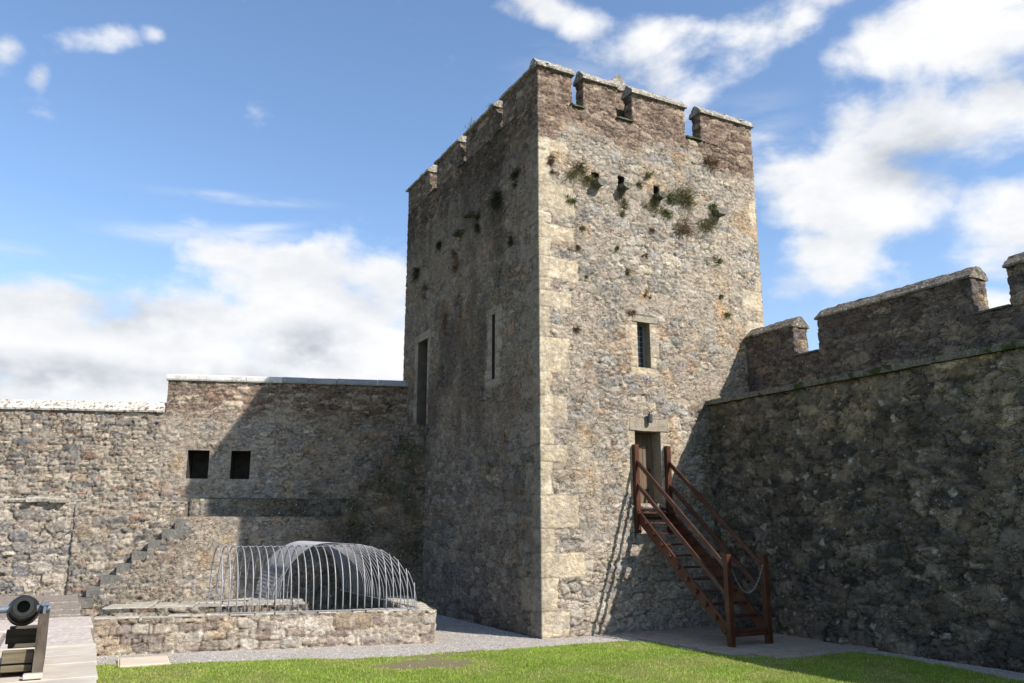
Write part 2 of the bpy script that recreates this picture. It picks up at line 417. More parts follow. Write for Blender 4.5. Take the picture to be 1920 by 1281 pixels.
def style_left(U, Z, s, rough=1.):
    e, r1, r2, r3 = stones(U, Z, .33, .14, s, .22, .05, .62, 5)
    c = pal(r1, LEFT)*(.78+.45*r3)[..., None]
    jm = 1-sst(.02, .14, e); dk = sst(.42, .58, fbm(U*2.5, Z*2.5, s+3, 3))
    mort = np.array([.36, .315, .245])*(.85+.3*fbm(U*4, Z*4, s+9, 3))[..., None]
    c = mixc(c, mort, jm*(1-dk)*.8); c = mixc(c, np.array([.08, .065, .05]), jm*dk*.9)
    h = base_h(e, r2, .055*rough, .05*rough, U, Z, s)
    cv = sst(.55, .68, fbm(U*.8+9, Z*1.1, s+29, 4)); c = mixc(c, mort, cv*.45)
    return h, c
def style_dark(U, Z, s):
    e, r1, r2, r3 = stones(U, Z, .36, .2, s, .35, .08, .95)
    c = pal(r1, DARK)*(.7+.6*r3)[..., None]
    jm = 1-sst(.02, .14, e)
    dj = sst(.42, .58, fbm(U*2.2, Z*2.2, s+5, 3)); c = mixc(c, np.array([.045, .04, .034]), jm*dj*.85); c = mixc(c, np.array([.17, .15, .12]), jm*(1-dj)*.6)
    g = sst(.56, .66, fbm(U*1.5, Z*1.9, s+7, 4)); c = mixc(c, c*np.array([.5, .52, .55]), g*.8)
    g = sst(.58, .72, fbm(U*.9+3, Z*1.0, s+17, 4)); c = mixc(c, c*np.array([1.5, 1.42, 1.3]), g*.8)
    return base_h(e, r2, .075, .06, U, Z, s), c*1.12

# ------------------------------------------------------------------ TOWER
W, L, HT = 8.22, 10.45, 14.85
tower = thing("stone_tower", (0, 0, 0), "tall square stone tower with battlements and a small door reached by wooden steps", "tower")
rq = random.Random(11)
ZQ = [0.]
while ZQ[-1] < 14.2: ZQ.append(ZQ[-1]+rq.choice([.36, .45, .52, .62, .85, 1.0]))
ZQ = np.array(ZQ); nq = len(ZQ)
WA = np.array([(rq.uniform(.30, .5) if i % 2 else rq.uniform(.8, 1.35)) for i in range(nq)])
WB = np.array([(rq.uniform(.7, 1.1) if i % 2 else rq.uniform(.34, .5)) for i in range(nq)])
WC = np.array([(rq.uniform(.25, .5) if i % 2 else rq.uniform(.6, .95)) for i in range(nq)])
def quoin(U, Z, d, widths, ztop, s):
    zz = Z+(fbm(U*1.5, Z*1.5, s, 2)-.5)*.07
    k = np.clip(np.searchsorted(ZQ, zz)-1, 0, nq-2)
    w = widths[k]+(fbm(U*3, Z*5, s+1, 2)-.5)*.14
    e = np.minimum(np.minimum(zz-ZQ[k], ZQ[k+1]-zz), w-d)
    on = (d < w) & (Z < ztop)
    r = h2(k, k*0+s, 5)
    return on, e, r
def frame(U, Z, u0, u1, z0, z1, m, s, top=.3, bot=.25):
    """dressed surround round an opening: jamb blocks of uneven width"""
    kz = np.floor((Z-z0)/.46+.3)
    wl = m*(.75+.7*h2(kz, kz*0, s)); wr = m*(.75+.7*h2(kz, kz*0+3, s))
    inx = (U > u0-wl) & (U < u1+wr) & (Z > z0-bot) & (Z < z1+top)
    fr = (Z-z0)/.46+.3-kz
    body = (Z > z0) & (Z < z1)
    ej = np.where(body, np.minimum(fr, 1-fr)*.46, .1)
    ej = np.minimum(ej, np.minimum(np.abs(Z-z0), np.abs(Z-z1))+.0)
    ej = np.minimum(ej, np.minimum(U-(u0-wl), u1+wr-U)); ej = np.minimum(ej, np.minimum(Z-(z0-bot), z1+top-Z))
    return inx, np.maximum(ej, 0), h2(kz, kz*0+9, s)
R_FR = [(3.25, 3.70, 7.2, 8.53, .33, .22, .25), (3.04, 3.94, 3.35, 5.37, .30, .34, .05)]
L_FR = [(2.70, 2.90, 7.02, 9.0, .40, .22, .25), (8.08, 9.0, 6.2, 9.34, .26, .3, .0)]
def tower_fn(seg, U, X, Y, Z):
    s = 20+seg*7
    uu = {0: X, 1: Y, 2: X, 3: Y}[seg]
    h, c = style_grey(uu, Z, s, cover=(.62 if seg in (0,) else .8))
    hr, cr = style_red(uu, Z, s+3)
    if seg == 0: cr = cr*np.array([.96, .90, .88])
    rm = sst(-.35, .35, (Z-13.95)+(fbm(uu*.7, Z*.7, s+91, 3)-.5)*1.6-(.35 if seg == 3 else 0)+np.where(uu < .9, -.1, 0))
    if seg == 3: rm = sst(-.8, .8, (Z-13.2)+(fbm(uu*.5, Z*.7, s+91, 3)-.5)*3.4)
    h = h*(1-rm)+hr*rm; c = mixc(c, cr, rm)
    al = .10+.5*sst(.5, .7, fbm(uu*1.2, Z*1.2, s+44, 3))*(.55 if seg == 0 else .9)+.25*rm
    if seg == 0:
        # bright limestone blocks patched in the rubble, tan rubble at the right
        t = sst(.5, .62, fbm(uu*.8, Z*.6, s+33, 4))*sst(4.6, 6.4, uu)*sst(11.4, 9.5, Z)*sst(5.5, 7.5, Z)
        c = mixc(c, c*np.array([1.12, .98, .78]), t*.8)
        # lower metre: bolder stones
        e2, r1, r2, r3 = stones(uu, Z, .42, .26, s+71, .3, .07, .9)
        lo = sst(3.4, 1.6, Z+(fbm(uu, Z, 5, 3)-.5)*1.5)
        c2 = pal(r1, GREY)*(.75+.5*r3)[..., None]; c2 = mixc(c2, np.array([.30, .27, .22]), (1-sst(.02, .14, e2))*.6)
        h = h*(1-lo)+lo*base_h(e2, r2, .055, .045, uu, Z, s+5); c = mixc(c, c2, lo*.7)
        # darker area in the corner with the side wall
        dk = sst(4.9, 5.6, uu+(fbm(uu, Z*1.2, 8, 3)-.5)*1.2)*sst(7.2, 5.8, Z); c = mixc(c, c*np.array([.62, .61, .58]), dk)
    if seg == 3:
        c = c*np.array([.69, .645, .60])  # shaded face: extra shade put into the stone colour
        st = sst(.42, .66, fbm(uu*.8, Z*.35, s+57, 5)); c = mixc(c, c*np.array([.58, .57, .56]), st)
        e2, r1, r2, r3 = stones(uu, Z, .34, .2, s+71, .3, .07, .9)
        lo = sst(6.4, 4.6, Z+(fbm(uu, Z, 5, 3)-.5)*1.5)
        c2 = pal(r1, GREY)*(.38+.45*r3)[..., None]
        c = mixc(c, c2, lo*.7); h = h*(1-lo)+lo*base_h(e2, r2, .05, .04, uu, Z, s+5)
    # quoins
    qs = [(uu, WA if seg == 0 else WB, 13.6)] if seg in (0, 3) else []
    if seg == 0: qs.append((W-uu, WC, 13.2))
    for d, wd, zt in qs:
        on, e, r = quoin(uu, Z, d, wd, zt, s+3)
        if seg == 0 and wd is WC: on = on & (h2(np.searchsorted(ZQ, Z), 0, 77) < .72)
        cq = np.array([.43, .37, .265])*(.86+.26*r)[..., None]
        w2 = sst(.55, .62, fbm(uu*4, Z*4, s+2, 4)); cq = mixc(cq, np.array([.50, .455, .36]), w2*.6)
        g2 = sst(.52, .66, fbm(uu*2, Z*2.2, s+8, 4)); cq = mixc(cq, np.array([.30, .265, .20]), g2*.55)
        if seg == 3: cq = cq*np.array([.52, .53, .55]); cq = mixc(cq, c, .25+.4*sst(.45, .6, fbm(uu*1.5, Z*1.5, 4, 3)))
        j = 1-sst(.0, .03, e); cq = mixc(cq, np.array([.16, .13, .10])*(1. if seg == 0 else .6), j*.85*sst(.35, .55, fbm(uu*3, Z*3, 44, 3)))
        fade = (sst(.52, .66, fbm(uu*2.3, Z*2.3, 61, 4))*.55); cq = mixc(cq, c*1.06, fade*sst(.2, .5, d))
        hq = .03+(fbm(uu*3, Z*3, s+6, 3)-.5)*.025-j*.02
        c = np.where(on[..., None], cq, c); h = np.where(on, hq, h); al = np.where(on, .002, al)
    for (a, b_, z0, z1, m, tp, bt) in (R_FR if seg == 0 else L_FR if seg == 3 else []):
        on, e, r = frame(uu, Z, a, b_, z0, z1, m*.9, int(a*10), tp, bt)
        cf = (np.array([.42, .355, .25]) if seg == 0 else np.array([.31, .27, .205]))*(.85+.3*r)[..., None]*(.82+.34*fbm(uu*5, Z*5, s+2, 3))[..., None]
        j = 1-sst(.0, .03, e); cf = mixc(cf, np.array([.14, .11, .08]), j*.6)
        cf = mixc(cf, c, .2+.5*sst(.5, .65, fbm(uu*3, Z*3, 71, 3)))
        c = np.where(on[..., None], cf, c); h = np.where(on, .012-j*.012, h); al = np.where(on, .002, al)
    # shared edge offset so that both faces meet
    return h, np.clip(c, .01, .8), np.clip(al, 0, 1)
HOLES = [(1.78, 2.05, 12.58, 12.90), (2.72, 2.96, 12.66, 12.98), (4.04, 4.24, 12.62, 12.92)]
cuts = [(0, *h) for h in HOLES]+[(0, 3.25, 3.70, 7.2, 8.53), (0, 3.04, 3.94, 3.35, 5.37),
        (3, L-2.90, L-2.70, 7.02, 9.0), (3, L-9.0, L-8.08, 6.2, 9.34)]
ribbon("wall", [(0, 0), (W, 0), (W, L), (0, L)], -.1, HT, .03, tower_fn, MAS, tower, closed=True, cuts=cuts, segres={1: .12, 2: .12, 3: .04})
MB().box((W/2, L/2, 13.9), (W-.1, L-.1, .2)).build("roof_deck", M_SLATE, tower)
# inner faces of the parapet base (thickness)
T = .38
def inner_fn(seg, U, X, Y, Z):
    h, c = style_red(X+Y, Z, 77); return h*.5, c, c[..., 0]*0+.3
def red_fn(seed):
    def f(seg, U, X, Y, Z):
        # same pattern as the wall below so the masonry runs up without a break
        onx = seg in (0, 2)
        uu = X if onx else Y
        s_ = seed
        h, c = style_red(uu, Z, s_+3)
        c = c*(np.array([.8, .78, .76]) if seed == 41 else np.array([.96, .90, .88]))  # merlons of the shaded side tinted darker, shade painted into the colour
        return h, c, c[..., 0]*0+.42
    return f
ribbon("parapet_back", [(T, T), (T, L-T), (W-T, L-T), (W-T, T)], 13.9, HT, .1, inner_fn, MAS, tower, closed=True)
mb = MB()
for (x0, x1, y0, y1) in ((0, W, 0, T), (0, W, L-T, L), (0, T, T, L-T), (W-T, W, T, L-T)):
    mb.box(((x0+x1)/2, (y0+y1)/2, HT-.06), (x1-x0-.06, y1-y0-.06, .1))
mb.build("parapet_top", M_SLATE, tower)
CP = [(-.11-T/2, 0), (T/2+.11, 0), (T/2+.11, .075), (.05, .34), (-.05, .34), (-T/2-.11, .075)]
ZE = 15.84
def merlon(plan, seed, arms, parent=tower, z0=HT, z1=ZE, res=.04, fn=None, cmat=M_COP, prof=CP, name="merlon", zz=None):
    o = ribbon(name, plan, z0, z1, res, fn or red_fn(seed), MAS, parent, closed=True)
    for i, (a, b) in enumerate(arms):
        prism("coping", prof, (*a, z1-.012+i*.004), (*b, z1-.012+i*.004), mat=cmat, parent=o, res=.08, amp=.028, freq=6, seed=seed+i+int(abs(a[0])*10)+int(abs(a[1])*7))
    return o
def rect(x0, x1, y0, y1): return [(x0, y0), (x1, y0), (x1, y1), (x0, y1)]
h_ = T/2
merlon([(0, 0), (1.15, 0), (1.15, T), (T, T), (T, 2.21), (0, 2.21)], 20, [((-.07, h_), (1.22, h_)), ((h_, .2), (h_, 2.28))],
       fn=lambda seg, U, X, Y, Z: (lambda f: f(0 if seg in (0, 2, 4) else 1, U, X, Y, Z))(red_fn(20 if seg in (0, 1) else 41)))
for a, b in ((1.56, 2.72), (3.34, 5.39)):
    merlon(rect(a, b, 0, T), 20, [((a-.06, h_), (b+.06, h_))])
merlon([(6.05, 0), (W, 0), (W, 1.6), (W-T, 1.6), (W-T, T), (6.05, T)], 20, [((5.99, h_), (W+.07, h_)), ((W-h_, .2), (W-h_, 1.66))])
for a, b in ((2.7, 4.94), (5.47, 7.53)):
    merlon(rect(0, T, a, b), 41, [((h_, a-.06), (h_, b+.06))])
merlon([(0, 8.26), (T, 8.26), (T, L-T), (1.6, L-T), (1.6, L), (0, L)], 41, [((h_, 8.2), (h_, L+.07)), ((.2, L-h_), (1.66, L-h_))])
for a, b in ((2.2, 3.9), (4.5, 6.1)):
    merlon(rect(a, b, L-T, L), 27, [((a-.06, L-h_), (b+.06, L-h_))], res=.15)
for a, b in ((2.2, 4.2), (4.8, 6.8), (7.4, L)):
    merlon(rect(W-T, W, a, b), 34, [((W-h_, a-.06), (W-h_, b+.06))], res=.15)
# thin ledge slabs in the gaps
for (a, b) in ((1.15, 1.56), (2.72, 3.34), (5.39, 6.05)):
    prism("sill_slab", [(-.10, 0), (T, 0), (T, .05), (-.10, .05)], (b-.01, 0, HT-.015), (a+.01, 0, HT-.015), mat=M_SLATE, parent=tower, amp=.008, seed=int(a*10))
for (a, b) in ((2.21, 2.7), (4.94, 5.47), (7.53, 8.26)):
    prism("sill_slab", [(-.10, 0), (T, 0), (T, .05), (-.10, .05)], (0, a+.01, HT-.015), (0, b-.01, HT-.015), mat=M_SLATE, parent=tower, amp=.008, seed=int(a*10))
# small gabled cap behind the second gap
o = ribbon("cap_house_gable", rect(3.0, 3.75, .75, 1.7), 14.0, 16.35, .05, red_fn(20), MAS, tower, closed=True)
prism("coping", [(-.44, 0), (.44, 0), (.44, .06), (.05, .5), (-.05, .5), (-.44, .06)], (3.375, .68, 16.33), (3.375, 1.78, 16.33), mat=M_COP, parent=o, amp=.03, seed=5)
# reveals
def reveal(name, face, u0, u1, z0, z1, depth, mat, parent, back=None):
    """tunnel of four inner faces behind an opening in y=0 ('y') or x=0 ('x')"""
    def P(u, d, z): return (u, d, z) if face == 'y' else (d, u, z)
    m = MB(); n = 8; zn = max(3, int((z1-z0)/.18))
    rr = random.Random(int(u0*100))
    def strip(a, b, na, nb):
        g = []
        for i in range(na+1):
            row = []
            for j in range(nb+1):
                p = Vector(a(i/na, j/nb)); 
                if 0 < i < na and 0 < j < nb: p += Vector((rr.uniform(-.006, .006),)*3)
                row.append(m.bm.verts.new(p))
            g.append(row)
        for i in range(na):
            for j in range(nb): m.bm.faces.new((g[i][j], g[i+1][j], g[i+1][j+1], g[i][j+1]))
    strip(lambda s, t: P(u0, depth*t, z0+(z1-z0)*s), None, zn, 3)
    strip(lambda s, t: P(u1, depth*t, z0+(z1-z0)*s), None, zn, 3)
    strip(lambda s, t: P(u0+(u1-u0)*s, depth*t, z0), None, 3, 3)
    strip(lambda s, t: P(u0+(u1-u0)*s, depth*t, z1), None, 3, 3)
    return m.build(name, mat, parent, recalc=False)
for a, b, z0, z1 in HOLES:
    reveal("drain_recess", 'y', a, b, z0, z1, .6, M_DARKIN, tower)
    MB().box(((a+b)/2, .62, (z0+z1)/2), (b-a+.1, .03, z1-z0+.1)).build("drain_back", M_BLACK, tower)
    cx = (a+b)/2
    pr = [(-.17, 0), (-.14, -.10), (-.05, -.17), (.05, -.17), (.14, -.10), (.17, 0), (.1, .03), (-.1, .03)]
    prism("drain_spout", pr, (cx+.02, .1, z0-.01), (cx+.02, -.34, z0-.03), mat=M_MOSSY, parent=tower, res=.06, amp=.02, freq=9, seed=int(a*9))
prism("ledge_stone", [(-.2, 0), (-.15, -.12), (.15, -.12), (.2, 0), (.1, .06), (-.1, .06)], (6.5, .1, 12.5), (6.5, -.32, 12.46), mat=M_MOSSY, parent=tower, res=.06, amp=.025, seed=3)
for y, z in ((4.35, 12.78), (5.2, 12.42)):
    prism("ledge_stone", [(-.24, 0), (-.2, -.1), (.18, -.12), (.24, 0), (.1, .05), (-.1, .05)], (.1, y, z), (-.3, y, z-.03), mat=M_SLATE, parent=tower, res=.06, amp=.03, seed=int(y))
# ashlar lintels, slightly proud
def block(name, x0, x1, z0, z1, mat, parent, y0=-.03, y1=.1, face='y', seed=1, amp=.012):
    pr = [(-(y1-y0)/2, z0), ((y1-y0)/2, z0), ((y1-y0)/2, z1), (-(y1-y0)/2, z1)]
    ym = (y0+y1)/2
    if face == 'y': return prism(name, pr, (x0, ym, 0), (x1, ym, 0), mat=mat, parent=parent, res=.09, amp=amp, seed=seed)
    return prism(name, pr, (ym, x0, 0), (ym, x1, 0), mat=mat, parent=parent, res=.09, amp=amp, seed=seed)
# windows and doors
reveal("window_reveal", 'y', 3.25, 3.70, 7.2, 8.53, .5, M_ASHD, tower)
wf = MB()
for x in (3.27, 3.68): wf.box((x, .30, 7.865), (.04, .04, 1.33))
for z in (7.22, 8.51): wf.box((3.475, .30, z), (.37, .04, .04))
win = wf.build("window", M_FRAME, tower)
MB().box((3.475, .32, 7.865), (.44, .012, 1.32)).build("pane", M_GLASS, win)
m = MB()
for k in range(1, 8): m.box((3.475, .305, 7.22+1.29*k/8), (.37, .012, .012))
for k in range(1, 3): m.box((3.29+.37*k/3, .305, 7.865), (.012, .012, 1.26))
m.build("glazing_lead", M_FRAME, win)
block("window_lintel", 3.1, 3.98, 8.54, 8.72, M_ASH, tower, seed=3)
reveal("door_reveal", 'y', 3.04, 3.94, 3.35, 5.37, .55, M_ASH, tower)
block("door_lintel", 2.86, 4.22, 5.38, 5.72, M_ASH, tower, seed=9, y0=-.03, amp=.02)
dr = bpy.data.objects.new("door", None); COL.objects.link(dr); dr.parent = tower; BASE[dr.name] = Vector((0, 0, 0))
bpy.data.objects.remove(dr)
m = MB()
for k in range(5): m.box((3.04+.18*(k+.5), .42+.004*(k % 2), 4.36), (.172, .04, 2.02), bev=.006)
door = m.build("door", M_DOOR, tower)
for z in (3.75, 4.95): MB().box((3.42, .394, z), (.7, .01, .05)).build("hinge_strap", M_IRON, door)
MB().box((3.8, .38, 4.3), (.05, .04, .12), bev=.01).build("latch", M_IRON, door)
MB().box((3.49, .2, 3.33), (.9, .42, .06), bev=.01).build("threshold", M_ASH, tower)
reveal("slit_reveal", 'x', 2.70, 2.90, 7.02, 9.0, .5, M_DARKIN, tower)
MB().box((.3, 2.79, 8.0), (.02, .32, 2.2)).build("slit_pane", M_GLASS, tower)
reveal("upper_door_reveal", 'x', 8.08, 9.0, 6.2, 9.34, .62, stone_mat('brown_jamb_stone', (.15, .125, .095), (.10, .085, .065), None, 3), tower)
m = MB()
for k in range(5): m.box((.57+.004*(k % 2), 8.08+.184*(k+.5), 7.77), (.04, .178, 3.2), bev=.006)
m.build("upper_door", M_REDDOOR, tower)
# faint tile sliver
prism("red_tile_sliver", [(-.04, 0), (.04, 0), (.04, .42), (-.04, .42)], (.02, 2.05, 4.9), (-.05, 2.05, 4.9), mat=plain("rust_tile", (.22, .09, .04)), parent=tower, amp=.01)

# ------------------------------------------------------------------ RIGHT CURTAIN WALL
rw = thing("curtain_wall", (6.5, -10, 0), "tall dark shaded curtain wall with battlements running from the tower to the right", "castle wall")
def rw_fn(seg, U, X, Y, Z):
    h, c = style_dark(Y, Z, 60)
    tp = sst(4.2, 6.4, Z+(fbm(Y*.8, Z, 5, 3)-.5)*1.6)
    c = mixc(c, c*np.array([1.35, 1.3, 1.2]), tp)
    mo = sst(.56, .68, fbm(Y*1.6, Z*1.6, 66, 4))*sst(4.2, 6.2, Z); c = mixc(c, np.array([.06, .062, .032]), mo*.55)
    al = .05+.2*sst(.52, .66, fbm(Y*.5, Z*.6, 99, 3))
    # pale lichen rosettes
    uR = Y+(fbm(Y*7, Z*7, 12, 3)-.5)*.12; zR = Z+(fbm(Y*7, Z*7, 13, 3)-.5)*.12
    v, i_, j_, lx_, ly_ = voro(uR, zR, .42, .42, 404, .9)
    rr_ = h2(i_, j_, 405); on_ = (h2(i_, j_, 406) < .14+.5*sst(.48, .6, fbm(Y*.35+2, Z*.4, 407, 3))) & (np.hypot(lx_, ly_)*.42 < .022+.065*rr_**2)
    c = np.where(on_[..., None], np.array([.38, .36, .31]), c)
    return h, c, al
RWX = 5.78; PX = 7.42
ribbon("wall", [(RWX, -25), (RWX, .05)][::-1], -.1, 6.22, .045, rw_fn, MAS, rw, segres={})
mm = MB().box((7.0, -12.45, 6.2), (2.4, 25, .1)).box((7.9, -12.45, 3.05), (.1, 25, 6.2)).build("wall_walk", M_SLATE, rw)
prism("string_course", [(-.16, 0), (.11, .02), (.13, .10), (-.16, .14)], (RWX, -25, 6.21), (RWX, -.03, 6.24), mat=M_MOSSY, parent=rw, res=.09, amp=.025, freq=5, seed=8)
def par_fn(seg, U, X, Y, Z):
    uu = X if np.ptp(X) > .01 else Y
    e, r1, r2, r3 = stones(uu, Z, .44, .17, 71, .35, .06, .85)
    P2 = [(.16, .125, .10), (.20, .16, .125), (.14, .11, .09), (.245, .20, .145), (.18, .155, .125), (.29, .235, .16), (.15, .13, .12)]
    c = pal(r1, P2)*(.75+.45*r3)[..., None]; jm = 1-sst(.02, .15, e)
    c = mixc(c, np.array([.12, .10, .08]), jm*.6)
    return base_h(e, r2, .05, .035, uu, Z, 71), c*.82, .16+.3*sst(.5, .65, fbm(uu*.8, Z*.8, 12, 3))
PT = .55
ribbon("parapet", [(PX, .03), (PX, -25)], 6.2, 7.55, .045, par_fn, MAS, rw)
MB().box((PX+PT/2+.01, -12.5, 7.51), (PT, 25, .07)).box((PX+PT, -12.5, 6.9), (.05, 25, 1.25)).build("parapet_back", M_SLATE, rw)
CP2 = [(-PT/2-.08, 0), (PT/2+.08, 0), (PT/2+.08, .05), (.06, .32), (-.06, .32), (-PT/2-.08, .05)]
for a, b in ((-1.93, -.02), (-7.42, -2.86), (-12.2, -8.3), (-17.5, -13.1), (-23, -18.4)):
    merlon(rect(PX, PX+PT, a, b), 71, [((PX+PT/2, a-.05), (PX+PT/2, b+(.05 if b < -.5 else 0)))], parent=rw, z0=7.53, z1=8.46, res=.045, fn=par_fn, cmat=M_COPD, prof=CP2)
for a, b in ((-2.86, -1.93), (-8.3, -7.42)):
    prism("sill_slab", [(-.09, 0), (PT, 0), (PT, .05), (-.09, .05)], (PX, a+.01, 7.54), (PX, b-.01, 7.54), mat=M_SLATE, parent=rw, amp=.012, seed=int(-a))

# ------------------------------------------------------------------ LEFT CURTAIN WALL
A0 = np.array([-8.08, 12.51]); TD = np.array([.9524, -.3047]); ND = np.array([-.3047, -.9524])   # along wall to the tower / towards court
def LP(s, f, z=None):
    p = A0+TD*s+ND*f
    return (p[0], p[1]) if z is None else (p[0], p[1], z)
lw = thing("curtain_wall", (*LP(-2, 0), 0), "sunlit grey rubble curtain wall with two square loopholes and pale coping, left of the tower", "castle wall")
def lw_fn(seg, U, X, Y, Z):
    s = (X-A0[0])*TD[0]+(Y-A0[1])*TD[1]
    h, c = style_left(s, Z, 80)
    hg, cg = style_grey(s, Z, 83, .6)
    m = sst(-.2, .3, s+(fbm(s, Z, 3, 3)-.5)*1.4)*sst(6.9, 6.5, Z); h = h*(1-m)+hg*m; c = mixc(c, cg*1.05, m)
    hr, cr = style_red(s, Z, 86); m = sst(6.3, 6.9, Z+(fbm(s, Z, 4, 3)-.5)*.7)*sst(-.3, 0, s)
    cr = cr*1.25
    h = h*(1-m)+hr*m; c = mixc(c, cr, m)
    # older rougher masonry under the ragged ledge
    lo = sst(3.55, 3.35, Z)*sst(-1.6, -2.2, s)
    h = h-lo*.10+lo*(fbm(s*1.6, Z*1.6, 7, 3)-.5)*.16
    e2, r1, r2, r3 = stones(s, Z, .38, .19, 91, .3, .08, .9)
    cB = pal(r1, [(.33, .30, .25), (.25, .235, .21), (.36, .32, .26), (.29, .27, .235), (.21, .205, .2), (.40, .36, .29)])*(.8+.4*r3)[..., None]
    cB = mixc(cB, np.array([.33, .29, .23]), (1-sst(.02, .14, e2))*.7); c = mixc(c, cB, lo)
    h = h*(1-lo)+lo*(base_h(e2, r2, .06, .06, s, Z, 91)-.10)
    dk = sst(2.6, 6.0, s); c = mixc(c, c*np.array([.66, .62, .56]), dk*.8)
    for (u0, u1) in ((.85, 1.58), (2.32, 2.98)):
        on, e, r = frame(s, Z, u0, u1, 4.37, 5.36, .13 if u0 < 2 else .25, 5, .1, .12)
        cf = np.array([.31, .28, .22])*(.8+.4*r)[..., None]
        c = np.where(on[..., None], cf, c); h = np.where(on, .0, h)
    return h, c, .12+.55*sst(.5, .66, fbm(s*.8, Z*.8, 8, 3))+.2*sst(0, 3, s)
cL = [(1, .85, 1.58, 4.37, 5.36), (1, 2.32, 2.98, 4.37, 5.36)]
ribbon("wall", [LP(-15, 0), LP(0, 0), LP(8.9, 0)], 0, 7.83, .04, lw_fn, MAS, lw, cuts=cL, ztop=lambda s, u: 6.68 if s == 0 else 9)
def wall_block(name, s0, s1, f0, f1, z0, z1, mat, parent=lw):
    m = MB(); vs = []
    for z in (z0, z1):
        for (s, f) in ((s0, f0), (s1, f0), (s1, f1), (s0, f1)): vs.append(m.bm.verts.new(LP(s, f, z)))
    for q in ((0, 1, 2, 3), (7, 6, 5, 4), (0, 4, 5, 1), (1, 5, 6, 2), (2, 6, 7, 3), (3, 7, 4, 0)): m.bm.faces.new([vs[i] for i in q])
    return m.build(name, mat, parent)
wall_block("wall_core", -15, -.02, -.9, -.5, 0, 6.66, M_DARKIN)
wall_block("wall_core", 0.0, .84, -.9, -.09, 0, 7.8, M_DARKIN)
wall_block("wall_core", 1.59, 2.31, -.9, -.09, 0, 7.8, M_DARKIN)
wall_block("wall_core", 2.99, 8.6, -.9, -.09, 0, 7.8, M_DARKIN)
wall_block("wall_core", .84, 2.99, -.9, -.09, 5.37, 7.8, M_DARKIN)
wall_block("wall_core", .84, 2.99, -.9, -.09, 0, 4.36, M_DARKIN)
for (a, b) in ((.85, 1.58), (2.32, 2.98)):
    # splayed loophole closed by a dark inner wall
    m = MB()
    for (p, q) in (((a, 0), (a, -.95)), ((b, 0), (b, -.95))):
        m.quad(LP(*p, 4.37), LP(*q, 4.37), LP(*q, 5.36), LP(*p, 5.36))
    for z in (4.37, 5.36): m.quad(LP(a, 0, z), LP(b, 0, z), LP(b, -.95, z), LP(a, -.95, z))
    m.build("loophole_reveal", M_DARKIN, lw, recalc=False)
wall_block("loophole_back", .7, 3.1, -1.3, -.96, 4.2, 5.6, M_DARKIN)
def end_fn(seg, U, X, Y, Z):
    h, c = style_red(U+3, Z, 86); return h*.6, c*1.2, c[..., 0]*0+.4
ribbon("wall_end", [LP(.0, -.75), LP(.0, 0.0)], 6.5, 7.83, .05, end_fn, MAS, lw)
# copings in slabs
rc = random.Random(5)
s = -15.; k = 0
while s < -.08:
    e = min(s+rc.uniform(1.1, 1.9), -.03)
    prism("coping_slab", [(-.78, 0), (.11, 0), (.13, .06), (-.10, .36), (-.30, .40), (-.78, .3)][::-1], LP(s, 0, 6.66+rc.uniform(-.008, .008)), LP(e-.012, 0, 6.66), mat=M_WHITE2, parent=lw, res=.09, amp=.02, seed=k+3)
    s = e; k += 1
s = -.07
while s < 8.5:
    e = min(s+rc.uniform(.9, 1.5), 8.62)
    prism("coping_slab", [(-.8, 0), (.10, 0), (.12, .05), (.11, .17), (-.05, .24), (-.8, .24)][::-1], LP(s, 0, 7.83+rc.uniform(-.01, .01)), LP(e-.015, 0, 7.83), mat=M_WHITE if s < 3.0 else M_GREYCOP, parent=lw, res=.12, amp=.008, seed=k+3)
    s = e; k += 1
# middle offset and lower forward mass with the flight up to the tower door
def low_fn(sd, dkf):
    def f(seg, U, X, Y, Z):
        s = (X-A0[0])*TD[0]+(Y-A0[1])*TD[1]
        h, c = style_grey(s+X*.3, Z, sd, .6)
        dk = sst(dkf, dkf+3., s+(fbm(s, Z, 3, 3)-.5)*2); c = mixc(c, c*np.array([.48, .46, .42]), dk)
        g = sst(.52, .64, fbm(s*1.2, Z*.9, sd+8, 4)); c = mixc(c, c*np.array([.6, .6, .6]), g*.6)
        mo = sst(.55, .68, fbm(s*1.5, Z*1.5, sd+4, 4))*sst(3.5, 5.5, s); c = mixc(c, np.array([.05, .055, .028]), mo*.7)
        return h, c, .3+.3*sst(.5, .6, fbm(s, Z, 6, 3))
    return f
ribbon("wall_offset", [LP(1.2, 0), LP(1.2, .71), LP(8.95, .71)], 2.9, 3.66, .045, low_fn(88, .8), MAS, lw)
prism("offset_top", [(-.72, 0), (.0, 0), (.0, .05), (-.72, .06)][::-1], LP(1.2, .71, 3.64), LP(8.6, .71, 3.64), mat=M_SLATE, parent=lw, amp=.02)
FL = 1.85
def ztop_low(seg, u):
    if seg != 1: return 3.06
    s = 1.15+u
    if s < 6.3: return 3.06
    return 3.06+(math.floor((s-6.3)/.26)+1)*.345
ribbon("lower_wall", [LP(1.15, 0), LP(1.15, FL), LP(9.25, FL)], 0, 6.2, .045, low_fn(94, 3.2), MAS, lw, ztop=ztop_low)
wall_block("lower_wall_top", 1.15, 6.3, .02, FL-.02, 2.95, 3.05, M_SLATE)
for i in range(9):
    s0 = 6.3+i*.26
    wall_block("upper_step", s0, 9.2, .02, FL-.03, 3.06+i*.345, 3.04+(i+1)*.345, M_STEP)
